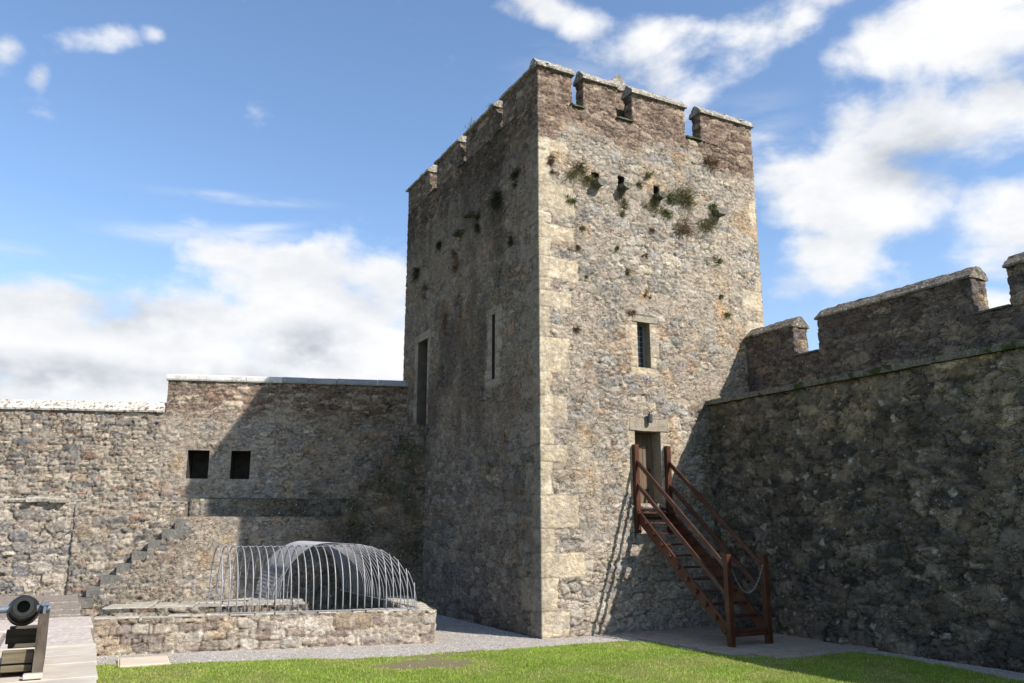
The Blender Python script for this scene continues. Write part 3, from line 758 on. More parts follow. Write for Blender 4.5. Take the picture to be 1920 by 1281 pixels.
def fwd_fn(seg, U, X, Y, Z):
    s = (X-A0[0])*TD[0]+(Y-A0[1])*TD[1]
    e2, r1, r2, r3 = stones(s, Z, .38, .19, 91, .3, .08, .9)
    c = pal(r1, [(.33, .30, .25), (.25, .235, .21), (.36, .32, .26), (.29, .27, .235), (.21, .205, .2), (.40, .36, .29)])*(.8+.4*r3)[..., None]
    jm = 1-sst(.02, .14, e2); dk = sst(.45, .6, fbm(s*2.5, Z*2.5, 13, 3))
    c = mixc(c, np.array([.33, .29, .23]), jm*(1-dk)*.7); c = mixc(c, np.array([.09, .075, .06]), jm*dk*.85)
    return base_h(e2, r2, .06, .06, s, Z, 91)+(fbm(s*1.3, Z*1.3, 7, 3)-.5)*.12, c, .25+c[..., 0]*0
ribbon("lower_wall", [LP(-15, 1.39), LP(-2.3, 1.39), LP(-2.16, 1.36)], 0, 3.52, .04, fwd_fn, MAS, lw)
wall_block("lower_wall_core", -15, -2.15, .02, 1.2, 0, 3.5, M_LEDGE)
# ragged ledge stones
rl = random.Random(3)
s = -14.5
while s < -2.6:
    w = rl.uniform(.35, .95); d = rl.uniform(.08, .26) if rl.random() < .8 else .03
    th = rl.uniform(.08, .17); zz = 3.56+rl.uniform(-.04, .06)
    prism("ledge_stone", [(-.3, 0), (d, rl.uniform(0, .03)), (d+.02, th*.7), (d*.6, th), (-.3, th+.02)][::-1], LP(s, 1.39, zz-.08), LP(s+w-.02, 1.39, zz-.08+rl.uniform(-.03, .03)), mat=M_LEDGE, parent=lw, res=.07, amp=.04, freq=5, seed=int(s*10) % 97)
    s += w
prism("ledge_slab", [(-.3, -.03), (.005, -.03), (-.02, .03), (-.3, .05)][::-1], LP(-2.5, FL-.42, 3.47), LP(1.2, FL-.42, 3.50), mat=M_LEDGE, parent=lw, res=.08, amp=.02, seed=9)

# ------------------------------------------------------------------ STONE STAIR built against the wall
st = thing("stone_staircase", LP(-.5, 1, 0), "flight of worn grey stone steps climbing the foot of the sunlit wall", "stairs")
steps = [(-1.86, .57), (-1.42, .90), (-1.03, 1.24), (-.60, 1.60), (-.18, 1.96), (.27, 2.32), (.66, 2.66), (1.05, 2.97)]
def zstair(seg, u):
    s = -1.86+u if seg == 1 else -1.86
    z = .57
    for a, b in steps:
        if s >= a-.01: z = b-.24
    return z if seg == 1 else .45
def st_fn(seg, U, X, Y, Z):
    s = (X-A0[0])*TD[0]+(Y-A0[1])*TD[1]
    h, c = style_left(s, Z, 97); return h, c*np.array([.86, .86, .86]), c[..., 0]*0+.25
ribbon("side_wall", [LP(-1.86, 0), LP(-1.86, FL), LP(1.2, FL)], 0, 3.0, .045, st_fn, MAS, st, ztop=zstair)
def inf_top(seg, u):
    if seg != 1: return 2.4
    s = -2.15+u
    return 3.5
ribbon("backing_wall", [LP(-2.15, 0), LP(-2.15, FL-.40), LP(1.2, FL-.40)], 0, 3.7, .045, lambda seg, U, X, Y, Z: (lambda h, c: (h, c, .2+c[..., 0]*0))(*style_left((X-A0[0])*TD[0]+(Y-A0[1])*TD[1]+3, Z, 93)), MAS, st, ztop=inf_top)
wall_block("backing_core", -2.1, 1.15, .02, FL-.46, 0, 2.5, M_STEP, st)
wall_block("backing_core", -2.1, 1.15, .02, FL-.46, 2.5, 3.46, M_STEP, st)
for i, (a, z) in enumerate(steps):
    nx = steps[i+1][0] if i < 7 else 1.5
    prism("step", [(-1.8, -.31), (.03, -.31), (.04, 0), (-1.8, 0)][::-1], LP(a-.02, FL, z), LP(nx+.12+.12*(i % 3 == 0), FL, z), mat=M_STEP, parent=st, res=.09, amp=.012, seed=i+40)
wall_block("stair_core", -1.8, 1.15, .02, 1.7, 0, .3, M_DARKIN, st)

# ------------------------------------------------------------------ PIT with low wall
pw = thing("low_stone_wall", (-6.5, 2, 0), "low wall of tan rubble blocks enclosing the sunken pit below the metal cage", "low wall")
def pw_fn(seg, U, X, Y, Z):
    uu = X*.98-Y*.2 if seg in (0, 2, 4) else Y
    e, r1, r2, r3 = stones(uu, Z-.02, .46, .21, 101, .12, .045, .5, 6)
    c = pal(r1, PITC)*(.8+.4*r3)[..., None]; jm = 1-sst(.02, .12, e)
    dk = sst(.5, .6, fbm(uu*2, Z*2, 4, 3)); c = mixc(c, np.array([.42, .37, .29]), jm*(1-dk)*.75); c = mixc(c, np.array([.10, .08, .06]), jm*dk*.85)
    w = sst(.56, .66, fbm(uu*3, Z*3, 14, 4)); c = mixc(c, np.array([.52, .49, .42]), w*.45)
    return base_h(e, r2, .05, .035, uu, Z, 101, .10), c, .007+c[..., 0]*0
PA = np.array([-10.1, 2.19]); PB = np.array([-2.61, .66]); pd = (PB-PA)/np.linalg.norm(PB-PA); pn = np.array([pd[1], -pd[0]])
def PP(u, f): p = PA+pd*u+pn*f; return (float(p[0]), float(p[1]))
LPW = float(np.linalg.norm(PB-PA))
outer = [PP(0, 0), PP(LPW, 0), PP(LPW, -3.9), PP(LPW-.72, -3.9), PP(LPW-.72, -.5), PP(4.5, -.5), PP(4.5, -1.95), PP(0, -1.95)]
ribbon("wall", outer, -.1, .76, .03, pw_fn, MAS, pw, closed=True)
# top made of irregular flat stones
rt = random.Random(9)
m = MB()
def topslab(m, u0, u1, f0, f1, z, th=.07):
    ps = [PP(u0+rt.uniform(0, .03), f0-rt.uniform(0, .05)), PP(u1-rt.uniform(0, .03), f0-rt.uniform(0, .05)), PP(u1-rt.uniform(0, .04), f1), PP(u0+rt.uniform(0, .04), f1)]
    z2 = z+rt.uniform(-.02, .03)
    lo = [m.bm.verts.new((x, y, z2-th)) for x, y in ps]; cx = sum(p[0] for p in ps)/4; cy = sum(p[1] for p in ps)/4
    mi = [m.bm.verts.new((x, y, z2-.02)) for x, y in ps]; hi = [m.bm.verts.new((x+(cx-x)*.06, y+(cy-y)*.1, z2+rt.uniform(-.008, .008))) for x, y in ps]
    for A_, B_ in ((lo, mi), (mi, hi)):
        for k in range(4): m.bm.faces.new((A_[k], A_[(k+1) % 4], B_[(k+1) % 4], B_[k]))
    m.bm.faces.new(hi)
u = .0
while u < LPW-.1:
    w = min(rt.uniform(.3, .7), LPW-u)
    topslab(m, u, u+w, .0+rt.uniform(-.02, .03), -.5, .77)
    u += w
f = -.5
while f > -3.9:
    w = rt.uniform(.35, .6); topslab(m, LPW-.72, LPW, f, max(f-w, -3.9), .77); f -= w
u = .1
while u < 4.4:
    w = min(rt.uniform(.35, .7), 4.6-u); ff = -.5
    while ff > -1.9:
        d = rt.uniform(.35, .6); topslab(m, u, u+w, ff, max(ff-d, -1.97), .93); ff -= d
    u += w
m.build("top_stones", stone_mat("tan_top_stone", (.42, .37, .29), (.32, .28, .22), (.50, .46, .39), 3, spots=.2), pw)
prism("raised_stone", [(-.3, 0), (.3, 0), (.25, .28), (-.2, .33)], (-6.9, 4.6, .5), (-5.9, 5.6, .5), mat=M_LEDGE, parent=pw, amp=.05, seed=4)
def pr_fn(seg, U, X, Y, Z):
    e, r1, r2, r3 = stones(X, Z, .40, .17, 131, .1, .05, .5, 6)
    c = pal(r1, LEFT)*(.55+.4*r3)[..., None]; c = mixc(c, np.array([.07, .06, .05]), (1-sst(.02, .14, e))*.8)
    return base_h(e, r2, .07, .05, X, Z, 131, .12), c, .3+c[..., 0]*0
ribbon("inner_kerb", [PP(.1, -.46), PP(4.6, -.46), PP(4.6, -1.9), PP(.1, -1.9)], .6, .93, .035, pr_fn, MAS, pw, closed=True)

# ------------------------------------------------------------------ METAL CAGE
cg = thing("metal_cage", (-5.3, 1.6, .77), "grey metal bar cage of crossing half-round arches over the sunken pit", "cage")
br = .0145
ZR = .80; HV = 1.50
def barobj(pts, name="bar", r=br, mt=None): return MB().tube(pts, r, 6).build(name, mt or M_STEEL, cg, smooth=True)
uF = lambda x: (x-PA[0])/pd[0]
yF = lambda x, f: PP(uF(x), f)[1]        # y of the line f behind the pit's front face
X2a, X2b = -5.58, -2.98; XC = (X2a+X2b)/2; R2 = (X2b-X2a)/2; H2 = 1.50
def z2(x):
    t = (x-XC)/R2
    return ZR+H2*math.sqrt(max(0, 1-abs(t)**2.0)) if abs(t) < 1 else ZR
D1 = 1.9
xs = np.linspace(-7.47, -3.1, 27)
for x in xs:
    full = x < X2a-.02
    pts = []
    for k in range(0, 37):
        a = math.pi*k/36*(1 if full else .5)
        t = abs(math.cos(a))
        dpt = D1/2*(1-math.cos(a)); zz = ZR+H2*0.985*math.sin(a)**.75
        if not full:
            # front half only, cut where it meets the long vault
            if x > XC and zz > z2(x)+.01: break
        yy = yF(x, -.06)+dpt
        pts.append((x, yy, zz))
    if len(pts) > 2: barobj(pts)
# rails
MB().bar((-7.5, yF(-7.5, -.06), ZR), (-3.0, yF(-3.0, -.06), ZR), .03, .03).build("front_rail", M_STEEL, cg)
MB().bar((-7.5, yF(-7.5, -.06)+D1, ZR), (-5.55, yF(-5.55, -.06)+D1, ZR), .03, .03).build("back_rail", M_STEEL, cg)
MB().bar((-7.5, yF(-7.5, -.06)+D1/2, ZR+H2*.985-.02), (-4.28, yF(-4.28, -.06)+D1/2, ZR+H2*.985-.02), .025, .02).build("ridge_rail", M_STEEL, cg)
ys = np.concatenate([np.linspace(1.0, 4.2, 13), np.linspace(4.45, 7.3, 18)])
for y in ys:
    a0, a1 = 0., math.pi
    pts = []
    yf = y
    for k in range(0, 41):
        a = math.pi*k/40; x = XC+R2*math.cos(a); z = ZR+H2*math.sin(a)
        # the arches open where the front vault crosses them
        front = yF(x, -.06)
        dloc = yf-front
        if dloc < 0.0: continue
        if x < XC+.05 and yf < 4.3 and not (dloc > D1/2*1.0 and x > X2a+R2*.98): continue
        if dloc < D1/2:
            h1 = ZR+H2*.985*math.sin(math.acos(max(-1, min(1, 1-dloc/(D1/2)))))**.75
            if z > h1+.02: continue
        pts.append((x, yf, z))
    if len(pts) > 3: barobj(pts, r=.0115 if y > 4.3 else .010)
for x in (X2a, X2b):
    y0 = 4.3 if x == X2a else yF(x, -.06)
    MB().bar((x, y0, ZR), (x, 7.5, ZR), .03, .03).build("side_rail", M_STEEL, cg)

# ------------------------------------------------------------------ WOODEN STAIR
ws = thing("wooden_staircase", (3.55, -1.8, 0), "steep red-brown timber staircase with handrails rising to the tower door", "stairs")
XL, XR = 2.99, 4.10
for x, y, z0, z1 in ((XL, -.08, 2.56, 4.97), (XR, -.08, 2.56, 4.97), (XL, -3.52, 0, 2.10), (XR+.05, -3.52, 0, 2.08)):
    m = MB().box((x, y, (z0+z1)/2), (.145, .145, z1-z0), bev=.008)
    m.build("post", M_WOOD, ws)
sl = (4.56-1.80)/(3.44)
for x in (XL, XR):
    xb = x+(.05 if x == XR else 0)
    for nm, za in (("handrail", 4.52), ("mid_rail", 3.88)):
        MB().bar((x+.0, -.10, za), (xb, -3.5, za-sl*3.40), .055, .115).build(nm, M_WOODY, ws)
    MB().bar((x, -.06, 3.08), (xb, -3.5, 3.08-sl*3.44), .05, .27).build("stringer", M_WOOD, ws)
nT = 11
for i in range(nT):
    z = 3.10-i*.272; y = -.16-i*.325
    m = MB().box((3.56, y, z), (1.10, .27, .045), bev=.005)
    for x in (XL-.055, XR+.075):
        m.box((x, y, z), (.07, .13, .045), bev=.004); m.box((x, y, z+.0), (.03, .028, .15), bev=.004)
    m.build("tread", M_WOODY, ws)
    if i < 10: MB().box((3.56, y+.13, z-.14), (1.05, .02, .06)).build("riser", M_WOODY, ws) if i in (0,) else None
MB().box((3.56, .0, 3.22), (1.2, .2, .05), bev=.005).build("landing_board", M_WOODY, ws)
MB().box((3.58, -3.5, .30), (1.1, .09, .1), bev=.005).build("foot_rail", M_WOOD, ws)
# chain
m = MB(); n = 30
pa = Vector((XL+.07, -3.56, 1.83)); pb = Vector((XR-.03, -3.56, 1.86))
for k in range(n):
    def cpt(t): return pa.lerp(pb, t)+Vector((0, 0, -.62*(1-(2*t-1)**2)))
    t = (k+.5)/n; p = cpt(t); d = (cpt(t+.01)-cpt(t-.01)).normalized()
    up = Vector((0, 1, 0)) if k % 2 else d.cross(Vector((0, 1, 0)))
    pts = [p+d*.034*math.cos(6.2832*q/10)+up*.017*math.sin(6.2832*q/10) for q in range(10)]
    m.tube(pts, .0055, 5, closed=True)
ch = m.build("chain", M_CHAIN, None, smooth=True)
tag(ch, "thin metal chain sagging between the two bottom posts of the timber stairs", "chain")
# wall lamp over door
m = MB(); m.tube([(3.50, -.13, 5.86), (3.50, -.13, 5.84), (3.50, -.13, 5.62), (3.50, -.13, 5.60)], .07, 16, rads=[.06, .068, .068, .055])
lampo = thing("wall_lamp", (3.5, -.05, 5.73), "small dark cylindrical lamp fixed above the tower door lintel", "lamp")
m.build("lamp_body", M_LAMP, lampo, smooth=False)
MB().box((3.50, -.045, 5.73), (.06, .09, .1)).build("bracket", M_LAMP, lampo)

# ------------------------------------------------------------------ TERRACE, PLANKS, CANNON
tr = MB()
EX = lambda y: -10.09+.0245*y
tr.bm.faces.new([tr.bm.verts.new(q) for q in ((EX(2.2), 2.2, .79), (-30, 2.2, .79), (-30, -26, .79), (EX(-26), -26, .79))])
tr.bm.faces.new([tr.bm.verts.new(q) for q in ((EX(2.2), 2.2, -.1), (EX(2.2), 2.2, .79), (EX(-26), -26, .79), (EX(-26), -26, -.1))])
tr.bm.faces.new([tr.bm.verts.new(q) for q in ((EX(2.2), 2.2, -.1), (EX(2.2), 2.2, .79), (-30, 2.2, .79), (-30, 2.2, -.1))])
tr.box((-20.2, 7.2, .37), (19.9, 10., .5))
o = tr.build("terrace", M_FLAG2); tag(o, kind="structure")
rf = random.Random(4)
m = MB()
for (x0, x1, y0, y1) in ((-11.55, -10.16, -3.0, .1), (-11.3, -10.10, .13, 2.2), (-13.4, -11.6, -3.0, -.2), (-13.2, -11.35, .0, 2.2), (-15.6, -13.45, -3., 2.2)):
    m.box(((x0+x1)/2, (y0+y1)/2, .80+rf.uniform(0, .01)), (x1-x0-.02, y1-y0-.02, .06), bev=.012)
o = m.build("flagstone_paving", M_FLAG); tag(o, kind="structure")
m = MB()
yy = 2.25
for r_ in range(5):
    x = -10.15-rf.uniform(0, .2)
    while x > -15:
        w = rf.uniform(.7, 1.5)
        m.box((x-w/2, yy+.55, .66+rf.uniform(-.02, .05)+.02*r_), (w-.03, 1.1, .12), bev=.025, rz=rf.uniform(-.03, .03)); x -= w
    yy += 1.13
o = m.build("rough_flagstones", M_FLAG2); tag(o, kind="structure")
pys = [-3.0, -3.2, -4.12, -4.95, -6.25, -7.3, -8.4]
plab = ["narrow pale weathered plank nearest the pinkish flagstones", "second pale plank from the flagstones beside the gun carriage", "third pale plank, in the middle beside the gun carriage",
        "wide pale plank reaching the bottom edge of the picture beside the lawn", "plank continuing the pale decking just below the picture edge", "furthest forward plank of the pale decking by the cannon"]
for i in range(6):
    a, b = pys[i], pys[i+1]
    o = MB().box((EX((a+b)/2)-1.04, (a+b)/2, .835+(.02 if i == 0 else 0)-.004*i), (2.1, a-b-.012, .06), bev=.008, rz=-.0245*0).build("deck_plank", M_PLANK)
    tag(o, plab[i], "plank", "pale planks laid on the terrace beside the cannon")
# cannon: barrel lathe
bar = thing("cannon", (-11.17, -6.0, .88), "black iron cannon on a weathered timber carriage at the left edge", "cannon")
ax0 = Vector((-11.135, -6.85, 1.80)); axd = Vector((-.028, 1, -.11)).normalized()
prof = [(0.0, .098), (.0, .135), (.03, .16), (.07, .168), (.12, .16), (.17, .142), (.21, .148), (.235, .148), (.26, .135), (.55, .150), (.60, .168), (.66, .168), (.70, .155),
        (.75, .178), (1.15, .195), (1.18, .215), (1.24, .215), (1.27, .20), (1.75, .225), (1.78, .245), (1.88, .245), (1.92, .20), (1.98, .11), (2.03, .06), (2.08, .07), (2.15, .075), (2.2, .03)]
prof = [(t, r_*.83) for t, r_ in prof]
m = MB(); q0 = Vector((1, 0, 0)); q0 = (q0-axd*q0.dot(axd)).normalized(); w0 = axd.cross(q0); nn = 40; rings = []
full = [(.35, .001), (.35, .068), (.0, .070)]+prof
for t, r_ in full:
    p = ax0+axd*t; rings.append([m.bm.verts.new(p+(q0*math.cos(6.28318*k/nn)+w0*math.sin(6.28318*k/nn))*r_) for k in range(nn)])
for a, b in zip(rings[:-1], rings[1:]):
    for k in range(nn): m.bm.faces.new((a[k], a[(k+1) % nn], b[(k+1) % nn], b[k]))
barrel = m.build("barrel", M_IRON, bar, smooth=True)
barrel.data.set_sharp_from_angle(angle=R(35))
tp = ax0+axd*1.0
MB().tube([tp-q0*.31+Vector((0, 0, 0)), tp+q0*.31], .045, 14).build("trunnion", M_IRONB, barrel)
m = MB()
for sgn in (-1, 1):
    x = tp.x+(.245 if sgn > 0 else -.36)
    o2 = MB()
    # stepped cheek
    prof2 = [(-.26, .86), (-.14, 1.63), (.42, 1.63), (.42, 1.46), (.75, 1.46), (.75, 1.30), (1.05, 1.30), (1.05, 1.12), (1.4, 1.12), (1.4, .9)]
    vs0 = [o2.bm.verts.new((x-.06, tp.y+a, b)) for a, b in prof2]; vs1 = [o2.bm.verts.new((x+.06, tp.y+a, b)) for a, b in prof2]
    o2.bm.faces.new(vs0); o2.bm.faces.new(vs1[::-1])
    for k in range(len(prof2)):
        k2 = (k+1) % len(prof2); o2.bm.faces.new((vs0[k], vs1[k], vs1[k2], vs0[k2]))
    o2.build("carriage_cheek", M_GREYWOOD, bar)
    MB().box((x+.0, tp.y+.0, tp.z+.05), (.10, .2, .04), bev=.01).box((x, tp.y-.1, tp.z-.02), (.04, .03, .10), bev=.005).build("trunnion_cap", M_IRONB, bar)
MB().box((tp.x, tp.y+.02, 1.10), (.36, .10, .16), bev=.01).build("front_transom", M_BEDWOOD, bar)
MB().box((tp.x, tp.y+.5, 1.3), (.36, .12, .18), bev=.01).build("rear_transom", M_BEDWOOD, bar)
MB().box((tp.x+.2, tp.y-.30, .895), (.22, .16, .06), bev=.01).build("bed_plank", M_PLANK, bar)
MB().box((tp.x, tp.y+.6, .96), (.36, 1.3, .08), bev=.01).build("carriage_bed", M_BEDWOOD, bar)
MB().box((tp.x, tp.y+1.35, 1.2), (.36, .1, .3), bev=.01).build("rear_board", M_GREYWOOD, bar)

# ------------------------------------------------------------------ GROUND
def poly_in(px, py, poly):
    ins = np.zeros(px.shape, bool); n = len(poly); j = n-1
    for i in range(n):
        xi, yi = poly[i]; xj, yj = poly[j]
        c = ((yi > py) != (yj > py)) & (px < (xj-xi)*(py-yi)/(yj-yi+1e-12)+xi); ins ^= c; j = i
    return ins
# gravel yard with a hole for the pit
def grid_sheet(name, x0, x1, y0, y1, res, zf, colf, mask, mat):
    xs = np.arange(x0, x1+res/2, res); ys = np.arange(y0, y1+res/2, res)
    Xg, Yg = np.meshgrid(xs, ys); Zg = zf(Xg, Yg)
    idx = np.arange(Xg.size).reshape(Xg.shape)
    F = np.stack([idx[:-1, :-1], idx[:-1, 1:], idx[1:, 1:], idx[1:, :-1]], -1)
    cx = (Xg[:-1, :-1]+Xg[1:, 1:])/2; cy = (Yg[:-1, :-1]+Yg[1:, 1:])/2
    F = F[mask(cx, cy)]
    col = np.ones((Xg.size, 4)); 
    if colf is not None: col[:, :3] = colf(Xg, Yg).reshape(-1, 3)
    V = np.stack([Xg, Yg, Zg], -1).reshape(-1, 3)
    return link(name, np_mesh(name, V, F, col), None, mat)
def gravel_mat():
    m, nt, b = newmat("gravel", .95); P = pos(nt)
    v = N(nt, "ShaderNodeTexVoronoi"); v.inputs["Scale"].default_value = 42; nt.links.new(P, v.inputs["Vector"])
    sep = N(nt, "ShaderNodeSeparateColor"); nt.links.new(v.outputs["Color"], sep.inputs[0])
    c = mixcol(nt, sep.outputs[0], (.24, .215, .19), (.54, .49, .44))
    c = mixcol(nt, mrange(nt, noise(nt, P, 1.5, 5), .4, .65, 0, .5), c, (.30, .27, .22))
    nt.links.new(c, b.inputs["Base Color"])
    bump(nt, b, math_(nt, 'MULTIPLY', v.outputs["Distance"], -1.), 1., .02); return m
M_GRAV = gravel_mat()
pit = [PP(4.55, -.45), PP(LPW-.7, -.45), PP(LPW-.7, -7.0), PP(4.55, -7.0)]
o = grid_sheet("gravel", -30, 16, -32, 24, .25, lambda X, Y: X*0+(vn(X*.8, Y*.8, 2)-.5)*.012, None, lambda x, y: ~poly_in(x, y, pit), M_GRAV); tag(o, kind="structure")
m = MB(); pz = -1.6
m.quad(*[(x, y, pz) for x, y in [PP(4.2, -.2), PP(LPW-.4, -.2), PP(LPW-.4, -7.3), PP(4.2, -7.3)]])
c4 = [PP(4.3, -.3), PP(LPW-.5, -.3), PP(LPW-.5, -7.2), PP(4.3, -7.2)]
for k in range(4):
    (xa, ya), (xb, yb) = c4[k], c4[(k+1) % 4]; m.quad((xa, ya, pz), (xb, yb, pz), (xb, yb, -.02), (xa, ya, -.02))
o = m.build("pit_floor", M_DARKIN, recalc=False); tag(o, kind="structure")
LAWN = [(-10.15, .62), (-9.0, .25), (-6.8, -.30), (-5.2, -.95), (-4.11, -1.25), (-2.91, -1.12), (-.72, -1.30), (.9, -1.30), (1.6, -1.38), (2.05, -2.52), (1.95, -3.6), (2.25, -4.6), (3.0, -5.0), (3.75, -4.9), (4.6, -4.6), (4.95, -4.9), (5.1, -5.7), (5.05, -7.7), (4.75, -9.1), (4.8, -31), (-10.15, -31)]
m_, nt, b = newmat("turf", .95); P = pos(nt)
at = N(nt, "ShaderNodeAttribute", attribute_name="Col")
c = mixcol(nt, mrange(nt, noise(nt, P, 25, 4), .3, .7, 0, .6), at.outputs["Color"], (.07, .095, .02))
nt.links.new(c, b.inputs["Base Color"]); bump(nt, b, noise(nt, P, 60, 3), .8, .02); M_TURF = m_
def bald(X, Y):
    d1 = ((X+4.05)/.95)**2+((Y+2.35)/.55)**2; d2 = ((X+3.4)/.75)**2+((Y+1.45)/.18)**2
    return np.minimum(d1, d2)+(fbm(X*3, Y*3, 5, 3)-.5)*1.3
def dry(X, Y): return np.clip(sst(2.8, .8, bald(X, Y))*.8+sst(.48, .66, fbm(X*.9, Y*.9, 15, 4))*.6+sst(-4.5, -9.5, X)*.25, 0, 1)
def turfcol(X, Y):
    g = np.zeros(X.shape+(3,))+np.array([.16, .20, .035])
    c = mixc(g, np.array([.20, .19, .055]), dry(X, Y)*.7)
    return mixc(c, np.array([.20, .15, .10]), sst(1.15, .8, bald(X, Y)))
wob = lambda x, y: (x+(fbm(x*1.5, y*1.5, 31, 3)-.5)*.3+(vn(x*14, y*14, 33)-.5)*.12, y+(fbm(x*1.5, y*1.5, 37, 3)-.5)*.3+(vn(x*14, y*14, 35)-.5)*.12)
def lawn_mask(x, y): return poly_in(*wob(x, y), LAWN)
def lawn_z(X, Y): return .022+(vn(X*1.1, Y*1.1, 3)-.5)*.018-.012*sst(1.1, .8, bald(X, Y))
o = grid_sheet("lawn", -10.3, 5.3, -31, .9, .06, lawn_z, turfcol, lawn_mask, M_TURF); tag(o, kind="structure")
# grass blades
rng = np.random.default_rng(5)
def blades():
    n = 330000
    # denser near the tower side where the camera looks
    x = rng.uniform(-10.2, 5.2, n); y = rng.uniform(-9.6, .8, n)
    m = lawn_mask(x, y) & (rng.random(n) > sst(1.4, .9, bald(x, y))*.93) & (rng.random(n) > .25*dry(x, y))
    x = x[m]; y = y[m]; n = len(x)
    hgt = rng.uniform(.018, .045, n)*(1-.3*dry(x, y))*(.6+.9*vn(x*3, y*3, 9)**1.5+.5*(vn(x*11, y*11, 10) > .8)); ang = rng.uniform(0, 6.283, n); w = rng.uniform(.004, .009, n)
    lx = rng.normal(0, .013, n); ly = rng.normal(0, .013, n)
    z = lawn_z(x, y)-.003
    a = np.stack([x-np.cos(ang)*w, y-np.sin(ang)*w, z], -1); b_ = np.stack([x+np.cos(ang)*w, y+np.sin(ang)*w, z], -1); t = np.stack([x+lx, y+ly, z+hgt], -1)
    V = np.stack([a, b_, t], 1).reshape(-1, 3); F = np.arange(3*n).reshape(n, 3)
    base = np.array([.26, .365, .05])*rng.uniform(.55, 1.4, (n, 1)); yel = np.array([.50, .46, .17])*rng.uniform(.7, 1.2, (n, 1))
    mm_ = (rng.random(n) < (.10+dry(x, y)*.6))[:, None]; c = np.where(mm_, yel, base)
    big = (.62+.40*fbm(x*.7, y*.7, 21, 3)+.38*fbm(x*4, y*4, 23, 3))[:, None]; c = c*big
    col = np.ones((n, 3, 4)); col[:, :, :3] = c[:, None, :]
    return np_mesh("grass_blades", V, F, col.reshape(-1, 4), smooth=False)
m_, nt, b = newmat("grass_blade", .6)
at = N(nt, "ShaderNodeAttribute", attribute_name="Col"); nt.links.new(at.outputs["Color"], b.inputs["Base Color"])
tl = N(nt, "ShaderNodeBsdfTranslucent"); nt.links.new(at.outputs["Color"], tl.inputs["Color"]); ms = N(nt, "ShaderNodeMixShader"); ms.inputs[0].default_value = .35
nt.links.new(b.outputs[0], ms.inputs[1]); nt.links.new(tl.outputs[0], ms.inputs[2]); nt.links.new(ms.outputs[0], nt.nodes["Material Output"].inputs["Surface"])
M_BLADE = m_
o = link("grass", blades(), None, M_BLADE); tag(o, "short mown green grass covering the courtyard lawn", "grass", kind="stuff")
# pebbles on the gravel
def pebbles():
    n = 26000
    x = rng.uniform(-10, 5.7, n); y = rng.uniform(-9.5, 6.5, n)
    vis = (~lawn_mask(x, y)) & ~((x > -.05) & (y > -.02)) & ~((y > PP(uF(0), 0)[1]+(x*-.204)-.05) & (x < -2.5)) & ~((x > 2.1) & (y > -4.8) & (x < 5.2))
    x = x[vis]; y = y[vis]; n = len(x)
    r = rng.uniform(.007, .02, n); z = np.zeros(n)+.006
    o_ = np.array([[1, 0, 0], [0, 1, 0], [-1, 0, 0], [0, -1, 0], [0, 0, .8], [0, 0, -.8]], float)
    rot = rng.uniform(0, 6.28, n); cs = np.cos(rot)[:, None]; sn = np.sin(rot)[:, None]
    px_ = o_[None, :, 0]*cs-o_[None, :, 1]*sn; py_ = (o_[None, :, 0]*sn+o_[None, :, 1]*cs)*rng.uniform(.6, 1, (n, 1))
    V = np.stack([x[:, None]+px_*r[:, None], y[:, None]+py_*r[:, None], z[:, None]+o_[None, :, 2]*r[:, None]*.8], -1)
    f = np.array([[0, 1, 4], [1, 2, 4], [2, 3, 4], [3, 0, 4], [1, 0, 5], [2, 1, 5], [3, 2, 5], [0, 3, 5]])
    F = (f[None]+np.arange(n)[:, None, None]*6).reshape(-1, 3)
    c = (np.array([.44, .40, .355])*rng.uniform(.45, 1.5, (n, 1)))
    col = np.ones((n, 6, 4)); col[:, :, :3] = c[:, None]
    return np_mesh("pebbles", V.reshape(-1, 3), F, col.reshape(-1, 4), smooth=False)
m_, nt, b = newmat("pebble", .9); at = N(nt, "ShaderNodeAttribute", attribute_name="Col"); nt.links.new(at.outputs["Color"], b.inputs["Base Color"])
o = link("gravel_stones", pebbles(), None, m_); tag(o, "loose grey gravel chippings along the foot of the walls", "gravel", kind="stuff")
# paving at the foot of the timber stair
m = MB(); ry = random.Random(2)
y = -.15
while y > -4.7:
    d = ry.uniform(.6, 1.0); x = 1.95+ry.uniform(0, .3)+(.5 if y < -3.6 else 0); 
    while x < 5.3:
        w = ry.uniform(.7, 1.4)
        m.box((x+w/2, y-d/2, .018+ry.uniform(0, .014)), (w-.02, d-.02, .05), bev=.008, rz=ry.uniform(-.012, .012)); x += w
    y -= d
o = m.build("stair_paving", M_PAVE); tag(o, kind="structure")
o = MB().box((-9.08, .62, .03), (.98, 1.15, .05), rz=-.05, bev=.04).build("ground_slab", M_PALE)
tag(o, "smooth cream stone slab lying flat in the gravel before the low wall", "slab")
# far ground
m = MB()
for (x0, x1, y0, y1) in ((-600, 600, 24, 600), (-600, 600, -600, -32), (-600, -30, -32, 24), (16, 600, -32, 24)):
    m.quad((x0, y0, -.01), (x1, y0, -.01), (x1, y1, -.01), (x0, y1, -.01))
mt, nt, b = newmat("field", .95); cc = mixcol(nt, mrange(nt, noise(nt, pos(nt), .05, 5), .4, .6), (.06, .09, .02), (.1, .11, .035)); nt.links.new(cc, b.inputs["Base Color"])
o = m.build("ground", mt, recalc=False); tag(o, kind="structure")

